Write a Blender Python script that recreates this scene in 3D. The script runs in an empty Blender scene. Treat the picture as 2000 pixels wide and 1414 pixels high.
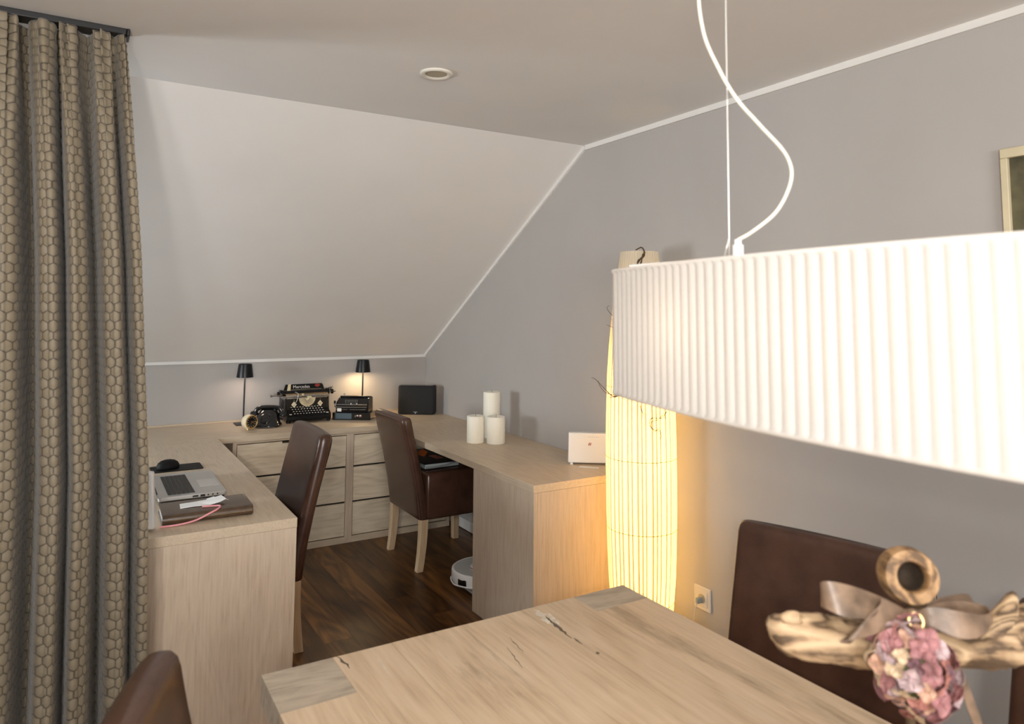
import bpy, bmesh, math, random
import numpy as np
from mathutils import Vector, Matrix
random.seed(7); rng = np.random.default_rng(7)
sc = bpy.context.scene
COL = sc.collection
PI = math.pi

# ------------------------------------------------------------------ camera
def make_camera():
    f, px, py, yaw, pitch, roll = 1381.77, 996.93, 486.28, 0.53995, 0.08510, 0.00646
    cy, sy, cp, sp, cr, sr = math.cos(yaw), math.sin(yaw), math.cos(pitch), math.sin(pitch), math.cos(roll), math.sin(roll)
    w = Vector((sy*cp, cy*cp, sp)); r = Vector((cy, -sy, 0)); u = r.cross(w)
    r2 = cr*r + sr*u; u2 = -sr*r + cr*u
    cam = bpy.data.cameras.new('camera'); o = bpy.data.objects.new('camera', cam); COL.objects.link(o)
    m = Matrix((r2, u2, -w)).transposed().to_4x4(); m.translation = (-2.38583, -5.30965, 1.54526)
    o.matrix_world = m
    cam.sensor_width = 36; cam.lens = f/2000*36
    cam.shift_x = (1000-px)/2000; cam.shift_y = (py-707)/2000
    cam.clip_start = 0.05
    cam.dof.use_dof = True; cam.dof.focus_distance = 4.0; cam.dof.aperture_fstop = 4.5
    sc.camera = o
make_camera()

# ------------------------------------------------------------------ world and lights
w = bpy.data.worlds.new('world'); sc.world = w; w.use_nodes = True
bg = w.node_tree.nodes['Background']; bg.inputs[0].default_value = (0.62, 0.76, 1.0, 1); bg.inputs[1].default_value = 1.0
def area(name, loc, target, sx, sy, energy, col, shape='RECTANGLE'):
    l = bpy.data.lights.new(name, 'AREA'); l.shape = shape; l.size = sx; l.size_y = sy; l.energy = energy; l.color = col
    o = bpy.data.objects.new(name, l); COL.objects.link(o); o.location = loc
    o.rotation_euler = (Vector(target)-Vector(loc)).to_track_quat('-Z', 'Y').to_euler()
    return o
area('nook_window_daylight', (-4.30, -1.35, 1.27), (-2.0, -1.35, 1.27), 1.0, 0.78, 80, (0.92, 0.98, 1.0))
area('room_fill_light', (-2.6, -8.56, 1.6), (-2.6, -4, 1.5), 2.3, 1.3, 116, (1.0, 0.98, 0.95))  # added fill light behind the camera, at an unseen window
area('ceiling_fill_light', (-2.75, -5.75, 1.70), (-2.55, -5.25, 2.47), 0.12, 0.12, 46, (1.0, 0.935, 0.85), 'SQUARE')  # added up-light behind the camera, brightens the ceiling
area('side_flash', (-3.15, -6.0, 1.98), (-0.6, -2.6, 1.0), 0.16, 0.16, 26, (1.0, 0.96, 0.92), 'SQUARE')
sc.view_settings.view_transform = 'Standard'; sc.view_settings.look = 'None'
sc.view_settings.exposure = 0.06; sc.view_settings.gamma = 1.0; sc.view_settings.use_curve_mapping = False
sc.cycles.use_denoising = True
sc.cycles.use_adaptive_sampling = True; sc.cycles.adaptive_threshold = 0.03
sc.cycles.max_bounces = 7; sc.cycles.diffuse_bounces = 5; sc.cycles.glossy_bounces = 3; sc.cycles.transmission_bounces = 5
sc.cycles.sample_clamp_indirect = 6.0

# ------------------------------------------------------------------ materials
MATS = {}
def nt(name):
    m = bpy.data.materials.new(name); m.use_nodes = True; n = m.node_tree
    b = n.nodes['Principled BSDF']; MATS[name] = m
    return m, n, b
def node(n, t, **k):
    x = n.nodes.new(t)
    for a, v in k.items():
        if hasattr(x, a): setattr(x, a, v)
    return x
def c4(c): return (c[0], c[1], c[2], 1)
def mathn(n, op, a, b=None, c=None, clamp=False):
    x = n.nodes.new('ShaderNodeMath'); x.operation = op; x.use_clamp = clamp
    for i, v in enumerate((a, b, c)):
        if v is None: continue
        if isinstance(v, (int, float)): x.inputs[i].default_value = v
        else: n.links.new(v, x.inputs[i])
    return x.outputs[0]
def vmath(n, op, a, b=None):
    x = n.nodes.new('ShaderNodeVectorMath'); x.operation = op
    for i, v in enumerate((a, b)):
        if v is None: continue
        if isinstance(v, (tuple, list)): x.inputs[i].default_value = v
        else: n.links.new(v, x.inputs[i])
    return x
def ramp(n, fac, stops, interp='LINEAR'):
    r = n.nodes.new('ShaderNodeValToRGB'); e = r.color_ramp.elements; r.color_ramp.interpolation = interp
    while len(e) < len(stops): e.new(0.5)
    for i, (p, c) in enumerate(stops): e[i].position = p; e[i].color = c4(c)
    n.links.new(fac, r.inputs[0]); return r.outputs[0]
def plain(name, col, rough=0.5, metal=0.0, var=0.08, vscale=8, bump=0.0, bscale=200, emit=None, es=0, coat=0, spec=0.5, sss=0):
    m, n, b = nt(name)
    tc = node(n, 'ShaderNodeTexCoord')
    no = node(n, 'ShaderNodeTexNoise'); no.inputs['Scale'].default_value = vscale; no.inputs['Detail'].default_value = 4
    n.links.new(tc.outputs['Object'], no.inputs['Vector'])
    lo = [max(0, c*(1-var)) for c in col]; hi = [min(1, c*(1+var)) for c in col]
    n.links.new(ramp(n, no.outputs['Fac'], [(0.3, lo), (0.7, hi)]), b.inputs['Base Color'])
    b.inputs['Roughness'].default_value = rough; b.inputs['Metallic'].default_value = metal
    b.inputs['Specular IOR Level'].default_value = spec
    b.inputs['Coat Weight'].default_value = coat
    if sss:
        b.inputs['Subsurface Weight'].default_value = sss; b.inputs['Subsurface Radius'].default_value = (0.01, 0.007, 0.005)
    if bump:
        n2 = node(n, 'ShaderNodeTexNoise'); n2.inputs['Scale'].default_value = bscale; n2.inputs['Detail'].default_value = 5
        n.links.new(tc.outputs['Object'], n2.inputs['Vector'])
        bp = node(n, 'ShaderNodeBump'); bp.inputs['Strength'].default_value = bump; bp.inputs['Distance'].default_value = 0.002
        n.links.new(n2.outputs['Fac'], bp.inputs['Height']); n.links.new(bp.outputs[0], b.inputs['Normal'])
    if emit:
        b.inputs['Emission Color'].default_value = c4(emit); b.inputs['Emission Strength'].default_value = es
    return m
def wood(name, light, mid, dark, axis=1, rough=0.5, fine=70, cath=5, bump=0.15, rnd=0.0, cracks=None, coat=0, spec=0.5, stretch=0.06, ringw=0.10, cw=0.4, ct=0.60, rs=(0.30, 0.50, 0.72)):
    m, n, b = nt(name)
    tc = node(n, 'ShaderNodeTexCoord'); oi = node(n, 'ShaderNodeObjectInfo')
    rv = mathn(n, 'MULTIPLY', oi.outputs['Random'], 37.0)
    off = node(n, 'ShaderNodeCombineXYZ')
    for i in range(3): n.links.new(rv, off.inputs[i])
    p = vmath(n, 'ADD', tc.outputs['Object'], off.outputs[0]).outputs[0]
    s = [1, 1, 1]; s[axis] = stretch
    pf = vmath(n, 'MULTIPLY', p, tuple(s)).outputs[0]
    n1 = node(n, 'ShaderNodeTexNoise'); n1.inputs['Scale'].default_value = fine; n1.inputs['Detail'].default_value = 6; n1.inputs['Roughness'].default_value = 0.65
    n.links.new(pf, n1.inputs['Vector'])
    s2 = [1, 1, 1]; s2[axis] = 0.22
    p2 = vmath(n, 'MULTIPLY', p, tuple(s2)).outputs[0]
    n2 = node(n, 'ShaderNodeTexNoise'); n2.inputs['Scale'].default_value = cath; n2.inputs['Detail'].default_value = 2; n2.inputs['Distortion'].default_value = 0.6
    n.links.new(p2, n2.inputs['Vector'])
    rings = mathn(n, 'FRACT', mathn(n, 'MULTIPLY', n2.outputs['Fac'], 9.0))
    rings = mathn(n, 'ABSOLUTE', mathn(n, 'SUBTRACT', mathn(n, 'MULTIPLY', rings, 2.0), 1.0))
    fac = mathn(n, 'ADD', mathn(n, 'MULTIPLY', n1.outputs['Fac'], 1-ringw), mathn(n, 'MULTIPLY', rings, ringw))
    col = ramp(n, fac, [(rs[0], dark), (rs[1], mid), (rs[2], light)])
    if rnd:
        hs = node(n, 'ShaderNodeHueSaturation')
        n.links.new(mathn(n, 'ADD', mathn(n, 'MULTIPLY', oi.outputs['Random'], 2*rnd), 1-rnd), hs.inputs['Value'])
        n.links.new(col, hs.inputs['Color']); col = hs.outputs[0]
    if cracks:
        s3 = [1, 1, 1]; s3[axis] = 0.14
        p3 = vmath(n, 'MULTIPLY', p, tuple(s3)).outputs[0]
        n3 = node(n, 'ShaderNodeTexNoise'); n3.inputs['Scale'].default_value = 6; n3.inputs['Detail'].default_value = 7; n3.inputs['Roughness'].default_value = 0.7
        n.links.new(p3, n3.inputs['Vector'])
        k = mathn(n, 'MULTIPLY', mathn(n, 'SUBTRACT', n3.outputs['Fac'], ct), 9.0, clamp=True)
        mx = node(n, 'ShaderNodeMix'); mx.data_type = 'RGBA'
        n.links.new(mathn(n, 'MULTIPLY', k, cw), mx.inputs[0]); n.links.new(col, mx.inputs[6]); mx.inputs[7].default_value = c4(cracks)
        col = mx.outputs[2]
    n.links.new(col, b.inputs['Base Color'])
    b.inputs['Roughness'].default_value = rough; b.inputs['Coat Weight'].default_value = coat; b.inputs['Specular IOR Level'].default_value = spec
    bp = node(n, 'ShaderNodeBump'); bp.inputs['Strength'].default_value = bump; bp.inputs['Distance'].default_value = 0.002
    n.links.new(n1.outputs['Fac'], bp.inputs['Height']); n.links.new(bp.outputs[0], b.inputs['Normal'])
    return m
def translucent(name, col, trans=0.5, tcol=None, rough_glow=None):
    m, n, b = nt(name); out = n.nodes['Material Output']; n.nodes.remove(b)
    tc = node(n, 'ShaderNodeTexCoord'); no = node(n, 'ShaderNodeTexNoise'); no.inputs['Scale'].default_value = 140; n.links.new(tc.outputs['Object'], no.inputs['Vector'])
    d = node(n, 'ShaderNodeBsdfDiffuse'); n.links.new(ramp(n, no.outputs['Fac'], [(0.3, [c*0.95 for c in col]), (0.7, col)]), d.inputs[0])
    t = node(n, 'ShaderNodeBsdfTranslucent'); t.inputs[0].default_value = c4(tcol or col)
    mx = node(n, 'ShaderNodeMixShader'); mx.inputs[0].default_value = trans
    n.links.new(d.outputs[0], mx.inputs[1]); n.links.new(t.outputs[0], mx.inputs[2]); n.links.new(mx.outputs[0], out.inputs[0])
    return m
def emitter(name, col, strength):
    m, n, b = nt(name)
    b.inputs['Base Color'].default_value = c4(col); b.inputs['Emission Color'].default_value = c4(col); b.inputs['Emission Strength'].default_value = strength
    return m

plain('wall_paint', (0.425, 0.407, 0.392), 0.85, var=0.02, vscale=3, bump=0.05, bscale=350, spec=0.2)
plain('ceiling_paint', (0.76, 0.747, 0.73), 0.9, var=0.015, vscale=3, bump=0.05, bscale=350, spec=0.2)
plain('trim_white', (0.74, 0.73, 0.71), 0.6, var=0.02)
wood('oak_y', (0.60, 0.495, 0.375), (0.54, 0.44, 0.325), (0.46, 0.37, 0.265), axis=1, rough=0.45, fine=110, bump=0.08)
wood('oak_x', (0.60, 0.495, 0.375), (0.54, 0.44, 0.325), (0.46, 0.37, 0.265), axis=0, rough=0.45, fine=110, bump=0.08)
wood('oak_z', (0.58, 0.475, 0.37), (0.52, 0.42, 0.32), (0.43, 0.34, 0.255), axis=2, rough=0.5, fine=110, bump=0.08)
wood('drawer_oak', (0.74, 0.64, 0.49), (0.66, 0.56, 0.42), (0.54, 0.445, 0.32), axis=0, rough=0.5, fine=60, cath=6, rnd=0.05, ringw=0.22)
wood('floor_wood', (0.185, 0.080, 0.020), (0.095, 0.038, 0.009), (0.032, 0.012, 0.003), axis=1, rough=0.36, fine=34, cath=4, bump=0.05, rnd=0.35, spec=0.4, ringw=0.2)
wood('table_oak', (0.62, 0.485, 0.345), (0.555, 0.42, 0.285), (0.43, 0.31, 0.20), axis=1, rough=0.55, fine=75, cath=4, rnd=0.035, cracks=(0.17, 0.12, 0.078), bump=0.2, ringw=0.14, cw=0.62, ct=0.575)
wood('table_patch', (0.47, 0.40, 0.315), (0.40, 0.335, 0.26), (0.30, 0.25, 0.19), axis=0, rough=0.6, fine=40, cath=7, cracks=(0.18, 0.14, 0.10), bump=0.2, ringw=0.2, stretch=0.3)
plain('table_filler', (0.10, 0.072, 0.052), 0.6, var=0.3, vscale=60)
plain('table_pale', (0.62, 0.55, 0.46), 0.6, var=0.2, vscale=60)
wood('leg_wood', (0.62, 0.46, 0.30), (0.53, 0.385, 0.245), (0.43, 0.30, 0.18), axis=2, rough=0.45, fine=60)
plain('leather', (0.060, 0.027, 0.017), 0.25, var=0.22, vscale=14, bump=0.22, bscale=320, spec=0.5)
plain('black_metal', (0.008, 0.008, 0.009), 0.4, var=0.1)
plain('lamp_black', (0.004, 0.005, 0.007), 0.35, var=0.1, spec=0.35)
plain('black_gloss', (0.006, 0.006, 0.007), 0.14, var=0.2, coat=0.5)
plain('black_matte', (0.006, 0.006, 0.0065), 0.6, var=0.2, spec=0.25)
plain('chrome', (0.62, 0.58, 0.52), 0.25, metal=1.0, var=0.1)
plain('old_steel', (0.35, 0.33, 0.30), 0.4, metal=1.0, var=0.3, vscale=40)
plain('brass', (0.72, 0.50, 0.22), 0.28, metal=1.0, var=0.15)
plain('gold_paint', (0.68, 0.58, 0.36), 0.5, var=0.15, vscale=60)
plain('cream', (0.72, 0.64, 0.46), 0.35, var=0.06)
plain('key_white', (0.72, 0.70, 0.64), 0.4, var=0.05)
plain('red_dark', (0.30, 0.035, 0.02), 0.4, var=0.1)
plain('handle_dark', (0.05, 0.042, 0.032), 0.4, metal=0.6, var=0.2)
plain('maroon', (0.07, 0.012, 0.010), 0.4, var=0.2)
plain('black_satin', (0.005, 0.005, 0.006), 0.30, var=0.2, spec=0.28)
plain('slate_blue', (0.055, 0.085, 0.105), 0.45, var=0.2)
plain('speaker_cloth', (0.013, 0.013, 0.013), 0.85, var=0.5, vscale=900, bump=0.6, bscale=900)
plain('candle_wax', (0.83, 0.80, 0.70), 0.55, var=0.02, sss=0.15)
plain('wick', (0.05, 0.04, 0.03), 0.9)
plain('white_plastic', (0.80, 0.80, 0.80), 0.35, var=0.02)
plain('offwhite_plastic', (0.74, 0.71, 0.64), 0.4, var=0.02)
plain('robot_grey', (0.50, 0.51, 0.50), 0.45, var=0.03)
plain('aluminium', (0.60, 0.60, 0.60), 0.38, metal=0.75, var=0.04)
plain('alu_light', (0.70, 0.70, 0.70), 0.35, metal=0.5, var=0.03)
plain('screen_dark', (0.01, 0.011, 0.014), 0.15, var=0.1)
plain('port_dark', (0.01, 0.01, 0.01), 0.5)
plain('dark_leather', (0.075, 0.045, 0.026), 0.22, var=0.3, vscale=25, bump=0.2, bscale=250)
plain('stitch', (0.40, 0.31, 0.18), 0.7)
plain('paper_white', (0.78, 0.79, 0.80), 0.6, var=0.03)
plain('pink_rubber', (0.74, 0.30, 0.33), 0.5, var=0.05)
plain('orange_print', (0.85, 0.20, 0.02), 0.5, var=0.05)
plain('salmon_print', (0.72, 0.22, 0.13), 0.5, var=0.05)
plain('grey_page', (0.34, 0.38, 0.38), 0.6, var=0.1)
plain('book_black', (0.010, 0.010, 0.014), 0.35, var=0.2)
plain('twig_brown', (0.085, 0.050, 0.022), 0.8, var=0.4, vscale=60, bump=0.5, bscale=150)
plain('cable_clear', (0.74, 0.70, 0.60), 0.2, var=0.03, coat=0.5)
plain('wire_steel', (0.66, 0.66, 0.64), 0.35, metal=0.6, var=0.05)
plain('hoop', (0.36, 0.27, 0.14), 0.6)
wood('driftwood', (0.50, 0.36, 0.22), (0.33, 0.22, 0.125), (0.085, 0.052, 0.028), axis=0, rough=0.75, fine=48, cath=16, bump=0.9, cracks=(0.03, 0.022, 0.014), stretch=0.12, ringw=0.30, cw=0.75, ct=0.54, rs=(0.36, 0.48, 0.62))
wood('turned_wood', (0.42, 0.26, 0.13), (0.28, 0.16, 0.07), (0.11, 0.06, 0.025), axis=1, rough=0.6, fine=60, cath=14, bump=0.4, ringw=0.3, rs=(0.36, 0.48, 0.62))
plain('hollow_shade', (0.05, 0.033, 0.02), 0.8, var=0.4, vscale=60)  # shade inside the hollow ring, painted as a dark lining
plain('ribbon', (0.185, 0.125, 0.085), 0.38, var=0.55, vscale=26, bump=0.3, bscale=180)
for i, c in enumerate([(0.42, 0.18, 0.15), (0.52, 0.31, 0.22), (0.34, 0.155, 0.16), (0.56, 0.42, 0.28), (0.17, 0.085, 0.10), (0.45, 0.33, 0.34)]):
    plain('petal%d' % i, c, 0.6, var=0.25, vscale=90)
plain('leaf_green', (0.16, 0.17, 0.06), 0.6, var=0.3)
plain('picture_print', (0.10, 0.09, 0.05), 0.5, var=0.6, vscale=12)
plain('frame_wood', (0.62, 0.55, 0.38), 0.45, var=0.1)
plain('lamp_warm_inside', (0.8, 0.7, 0.5), 0.6)
plain('downlight_inner', (0.42, 0.38, 0.28), 0.5, var=0.1)
translucent('pendant_fabric', (0.76, 0.76, 0.75), 0.40, (0.92, 0.86, 0.80))
translucent('floor_lamp_fabric', (0.80, 0.76, 0.66), 0.5, (0.96, 0.86, 0.66))
emitter('tube_glow', (1.0, 0.645, 0.21), 44)
emitter('bulb_glow', (1.0, 0.76, 0.52), 5)
emitter('led_warm', (1.0, 0.70, 0.38), 70)
emitter('led_dim', (1.0, 0.76, 0.60), 22)
emitter('led_blue', (0.5, 0.65, 1.0), 1.5)
def glass_mat():
    m, n, b = nt('window_glass'); out = n.nodes['Material Output']; n.nodes.remove(b)
    t = node(n, 'ShaderNodeBsdfTransparent'); g = node(n, 'ShaderNodeBsdfGlossy'); g.inputs['Roughness'].default_value = 0.02
    fr = node(n, 'ShaderNodeFresnel'); fr.inputs[0].default_value = 1.45
    mx = node(n, 'ShaderNodeMixShader'); n.links.new(fr.outputs[0], mx.inputs[0]); n.links.new(t.outputs[0], mx.inputs[1]); n.links.new(g.outputs[0], mx.inputs[2]); n.links.new(mx.outputs[0], out.inputs[0])
glass_mat()
def curtain_mat():
    m, n, b = nt('curtain_fabric')
    uv = node(n, 'ShaderNodeUVMap'); uv.uv_map = 'UVMap'
    p = vmath(n, 'MULTIPLY', uv.outputs[0], (1/0.033, 1/0.033, 0)).outputs[0]
    p = vmath(n, 'ADD', p, (10, 17.32, 1)).outputs[0]
    r, h = (1, 1.7320508, 1), (0.5, 0.8660254, 0)
    a = vmath(n, 'SUBTRACT', vmath(n, 'MODULO', p, r).outputs[0], h)
    a2 = vmath(n, 'MULTIPLY', a.outputs[0], (1, 1, 0)).outputs[0]
    b_ = vmath(n, 'SUBTRACT', vmath(n, 'MODULO', vmath(n, 'SUBTRACT', p, h).outputs[0], r).outputs[0], h)
    b2 = vmath(n, 'MULTIPLY', b_.outputs[0], (1, 1, 0)).outputs[0]
    la = vmath(n, 'LENGTH', a2).outputs['Value']; lb = vmath(n, 'LENGTH', b2).outputs['Value']
    mx = node(n, 'ShaderNodeMix'); mx.data_type = 'VECTOR'
    n.links.new(mathn(n, 'GREATER_THAN', la, lb), mx.inputs[0]); n.links.new(a2, mx.inputs[4]); n.links.new(b2, mx.inputs[5])
    q = vmath(n, 'ABSOLUTE', mx.outputs[1]).outputs[0]
    sx = node(n, 'ShaderNodeSeparateXYZ'); n.links.new(q, sx.inputs[0])
    d = mathn(n, 'MAXIMUM', vmath(n, 'DOT_PRODUCT', q, (0.5, 0.8660254, 0)).outputs['Value'], sx.outputs[0])
    no = node(n, 'ShaderNodeTexNoise'); no.inputs['Scale'].default_value = 900; n.links.new(uv.outputs[0], no.inputs['Vector'])
    base = ramp(n, d, [(0.0, (0.215, 0.178, 0.122)), (0.42, (0.205, 0.169, 0.115)), (0.465, (0.085, 0.067, 0.045)), (0.5, (0.075, 0.058, 0.039))])
    mu = node(n, 'ShaderNodeMix'); mu.data_type = 'RGBA'; mu.blend_type = 'MULTIPLY'; mu.inputs[0].default_value = 0.5
    n.links.new(base, mu.inputs[6]); n.links.new(ramp(n, no.outputs['Fac'], [(0.3, (0.75, 0.75, 0.75)), (0.7, (1, 1, 1))]), mu.inputs[7])
    n.links.new(mu.outputs[2], b.inputs['Base Color']); b.inputs['Roughness'].default_value = 0.6
    b.inputs['Sheen Weight'].default_value = 0.15
curtain_mat()

# ------------------------------------------------------------------ mesh helpers
class MB:
    def __init__(s): s.v = []; s.f = []
    def add(s, vs, fs, M=None):
        o = len(s.v)
        for p in vs:
            p = Vector(p)
            s.v.append(M @ p if M else p)
        s.f += [tuple(i+o for i in f) for f in fs]; return s
    def box(s, x0, x1, y0, y1, z0, z1, M=None):
        vs = [(x0,y0,z0),(x1,y0,z0),(x1,y1,z0),(x0,y1,z0),(x0,y0,z1),(x1,y0,z1),(x1,y1,z1),(x0,y1,z1)]
        return s.add(vs, [(0,3,2,1),(4,5,6,7),(0,1,5,4),(1,2,6,5),(2,3,7,6),(3,0,4,7)], M)
    def cbox(s, c, d, M=None):
        return s.box(c[0]-d[0]/2, c[0]+d[0]/2, c[1]-d[1]/2, c[1]+d[1]/2, c[2]-d[2]/2, c[2]+d[2]/2, M)
    def prism(s, poly, z0, z1, M=None):
        k = len(poly); vs = [(p[0], p[1], z0) for p in poly]+[(p[0], p[1], z1) for p in poly]
        fs = [tuple(reversed(range(k))), tuple(range(k, 2*k))]+[(i, (i+1) % k, (i+1) % k+k, i+k) for i in range(k)]
        return s.add(vs, fs, M)
    def lathe(s, prof, seg=32, M=None, mod=None):
        vs = []; fs = []; k = len(prof)
        for j in range(seg):
            a = 2*PI*j/seg
            for (r, z) in prof:
                rr = r*(mod(a, z) if mod else 1); vs.append((rr*math.cos(a), rr*math.sin(a), z))
        for j in range(seg):
            j2 = (j+1) % seg
            for i in range(k-1): fs.append((j*k+i, j2*k+i, j2*k+i+1, j*k+i+1))
        return s.add(vs, fs, M)
    def cyl(s, c, r, h, seg=24, M=None, r2=None):
        T = Matrix.Translation(c); M2 = (M @ T) if M else T
        vs = []; r2 = r if r2 is None else r2
        for (rr, z) in ((r, 0), (r2, h)):
            for j in range(seg): a = 2*PI*j/seg; vs.append((rr*math.cos(a), rr*math.sin(a), z))
        fs = [tuple(reversed(range(seg))), tuple(range(seg, 2*seg))]+[(j, (j+1) % seg, (j+1) % seg+seg, j+seg) for j in range(seg)]
        return s.add(vs, fs, M2)
    def tube(s, pts, r, seg=8, M=None, radii=None):
        pts = [Vector(p) for p in pts]; k = len(pts); vs = []; fs = []; up = None
        for i, p in enumerate(pts):
            t = (pts[min(i+1, k-1)]-pts[max(i-1, 0)]).normalized()
            if up is None: up = Vector((0, 0, 1)) if abs(t.z) < 0.9 else Vector((1, 0, 0))
            a = t.cross(up).normalized(); b = a.cross(t).normalized(); up = b
            rr = radii[i] if radii else r
            for j in range(seg):
                g = 2*PI*j/seg; vs.append(p+a*(rr*math.cos(g))+b*(rr*math.sin(g)))
        for i in range(k-1):
            for j in range(seg): fs.append((i*seg+j, i*seg+(j+1) % seg, (i+1)*seg+(j+1) % seg, (i+1)*seg+j))
        fs.append(tuple(reversed(range(seg)))); fs.append(tuple((k-1)*seg+j for j in range(seg)))
        return s.add(vs, fs, M)
    def loft(s, rings, M=None, caps=True):
        k = len(rings[0]); vs = [p for r in rings for p in r]; fs = []
        for i in range(len(rings)-1):
            for j in range(k): fs.append((i*k+j, i*k+(j+1) % k, (i+1)*k+(j+1) % k, (i+1)*k+j))
        if caps: fs.append(tuple(reversed(range(k)))); fs.append(tuple((len(rings)-1)*k+j for j in range(k)))
        return s.add(vs, fs, M)
    def strip(s, pts, wid, th, M=None):
        # ribbon: pts list of (centre, width vector) ; thickness along the normal
        rings = []; k = len(pts); P = [Vector(p[0]) for p in pts]
        for i in range(k):
            t = (P[min(i+1, k-1)]-P[max(i-1, 0)]).normalized(); wv = Vector(pts[i][1]); nrm = t.cross(wv).normalized()*th/2
            rings.append([P[i]-wv/2-nrm, P[i]+wv/2-nrm, P[i]+wv/2+nrm, P[i]-wv/2+nrm])
        return s.loft(rings, M)
def bez(pts, n=8):
    # Catmull-Rom through points
    P = [Vector(p) for p in pts]; out = []
    for i in range(len(P)-1):
        p0 = P[max(i-1, 0)]; p1 = P[i]; p2 = P[i+1]; p3 = P[min(i+2, len(P)-1)]
        for k in range(n):
            t = k/n
            out.append(0.5*((2*p1)+(p2-p0)*t+(2*p0-5*p1+4*p2-p3)*t*t+(-p0+3*p1-3*p2+p3)*t**3))
    out.append(P[-1]); return out
def mk(name, mb, mat, parent=None, smooth=False, bevel=0, seg=2, angle=40, loc=None, rot=None, sub=0, kind=None):
    if isinstance(mb, bpy.types.Mesh): me = mb
    else:
        me = bpy.data.meshes.new(name); me.from_pydata([tuple(v) for v in mb.v], [], mb.f); me.update()
        bm = bmesh.new(); bm.from_mesh(me); bmesh.ops.recalc_face_normals(bm, faces=bm.faces); bm.to_mesh(me); bm.free()
        me.materials.append(MATS[mat])
    if smooth:
        me.shade_smooth()
        if smooth != 'all': me.set_sharp_from_angle(angle=math.radians(angle))
    o = bpy.data.objects.new(name, me); COL.objects.link(o)
    if parent: o.parent = parent
    if loc: o.location = loc
    if rot: o.rotation_euler = rot
    if bevel:
        m = o.modifiers.new('bevel', 'BEVEL'); m.width = bevel; m.segments = seg; m.limit_method = 'ANGLE'; m.angle_limit = math.radians(35)
        if not smooth: me.shade_smooth(); me.set_sharp_from_angle(angle=math.radians(60))
    if sub:
        m = o.modifiers.new('sub', 'SUBSURF'); m.levels = sub; m.render_levels = sub
    if kind: o['kind'] = kind
    return o
def thing(name, label, cat, loc=(0, 0, 0), rz=0, group=None):
    o = bpy.data.objects.new(name, None); COL.objects.link(o); o.location = loc; o.rotation_euler = (0, 0, rz)
    o.empty_display_size = 0.05
    o['label'] = label; o['category'] = cat
    if group: o['group'] = group
    return o
def tag(o, label, cat, group=None):
    o['label'] = label; o['category'] = cat
    if group: o['group'] = group
    return o
def struct(name, mb, mat, label, parent=None, **k):
    o = mk(name, mb, mat, parent, **k); o['kind'] = 'structure'
    if label: o['label'] = label
    return o
def text_mesh(body, size, mat, name, parent, loc, rot, ext=0.0004, shear=0, xs=1.0):
    cu = bpy.data.curves.new('t', 'FONT'); cu.body = body; cu.size = size; cu.extrude = ext; cu.align_x = 'CENTER'; cu.align_y = 'CENTER'; cu.shear = shear
    cu.resolution_u = 3
    t = bpy.data.objects.new('t', cu); COL.objects.link(t)
    dg = bpy.context.evaluated_depsgraph_get(); me = bpy.data.meshes.new_from_object(t.evaluated_get(dg))
    bpy.data.objects.remove(t)
    me.materials.clear(); me.materials.append(MATS[mat])
    o = mk(name, me, mat, parent, loc=loc, rot=rot); o.scale = (xs, 1, 1); return o
def copy_tree(o, parent=None):
    c = o.copy(); COL.objects.link(c); c.parent = parent
    for ch in list(o.children): copy_tree(ch, c)
    return c
def rrect(hx, hy, r, n=4):
    pts = []
    for (sx, sy, a0) in ((1, 1, 0), (-1, 1, 90), (-1, -1, 180), (1, -1, 270)):
        for i in range(n+1):
            a = math.radians(a0+90*i/n); pts.append((sx*(hx-r)+r*math.cos(a), sy*(hy-r)+r*math.sin(a)))
    return pts
def RX(a): return Matrix.Rotation(a, 4, 'X')
def RY(a): return Matrix.Rotation(a, 4, 'Y')
def RZ(a): return Matrix.Rotation(a, 4, 'Z')
def TR(*p): return Matrix.Translation(p)

# ------------------------------------------------------------------ the room
XL, YF = -4.20, -8.6          # left wall, wall behind the camera
ZK, YS, ZC = 1.181, -2.147, 2.469
# floor of separate planks (0.14 m wide, running away from the camera)
fl = MB().box(XL, 0, YF, 0, -0.05, -0.004)
floor = struct('floor', fl, 'floor_wood', 'dark walnut plank floor')
def plank_mesh(L):
    me = MB().box(-0.0696, 0.0696, -L/2+0.0004, L/2-0.0004, -0.012, 0)
    m = bpy.data.meshes.new('plank'); m.from_pydata([tuple(v) for v in me.v], [], me.f); m.materials.append(MATS['floor_wood']); return m
PLEN = 1.75
pm = plank_mesh(PLEN); short = {}
k = -7
k0 = -0.942
i = 0
x = k0+0.14*6
while x > XL+0.02:
    xc = x-0.07
    if xc > 0.0: x -= 0.14; i += 1; continue
    if i == 6: ph = -1.625          # plank right of x=-0.942.. set below
    ph = {5: -1.625, 8: -1.95}.get(i, -0.3-((i*0.73) % 1.0)*PLEN)
    y = ph
    while y < 0: y += PLEN
    while y > YF:
        y0 = max(y-PLEN, YF); y1 = min(y, 0.0); L = y1-y0
        wx0 = max(xc-0.07, XL); wx1 = min(xc+0.07, 0)
        if L > 0.02:
            if L > PLEN-1e-4 and wx1-wx0 > 0.1399: me = pm
            else:
                b = MB().box(wx0-xc+0.0004, wx1-xc-0.0004, -L/2+0.0004, L/2-0.0004, -0.012, 0)
                me = bpy.data.meshes.new('plank'); me.from_pydata([tuple(v) for v in b.v], [], b.f); me.materials.append(MATS['floor_wood'])
            mk('plank', me, None, floor, loc=(xc, (y0+y1)/2, 0))
        y -= PLEN
    x -= 0.14; i += 1
struct('wall_back', MB().box(XL-0.1, 0.1, 0, 0.1, -0.05, ZK+0.06), 'wall_paint', 'low grey knee wall behind the long desk')
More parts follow.
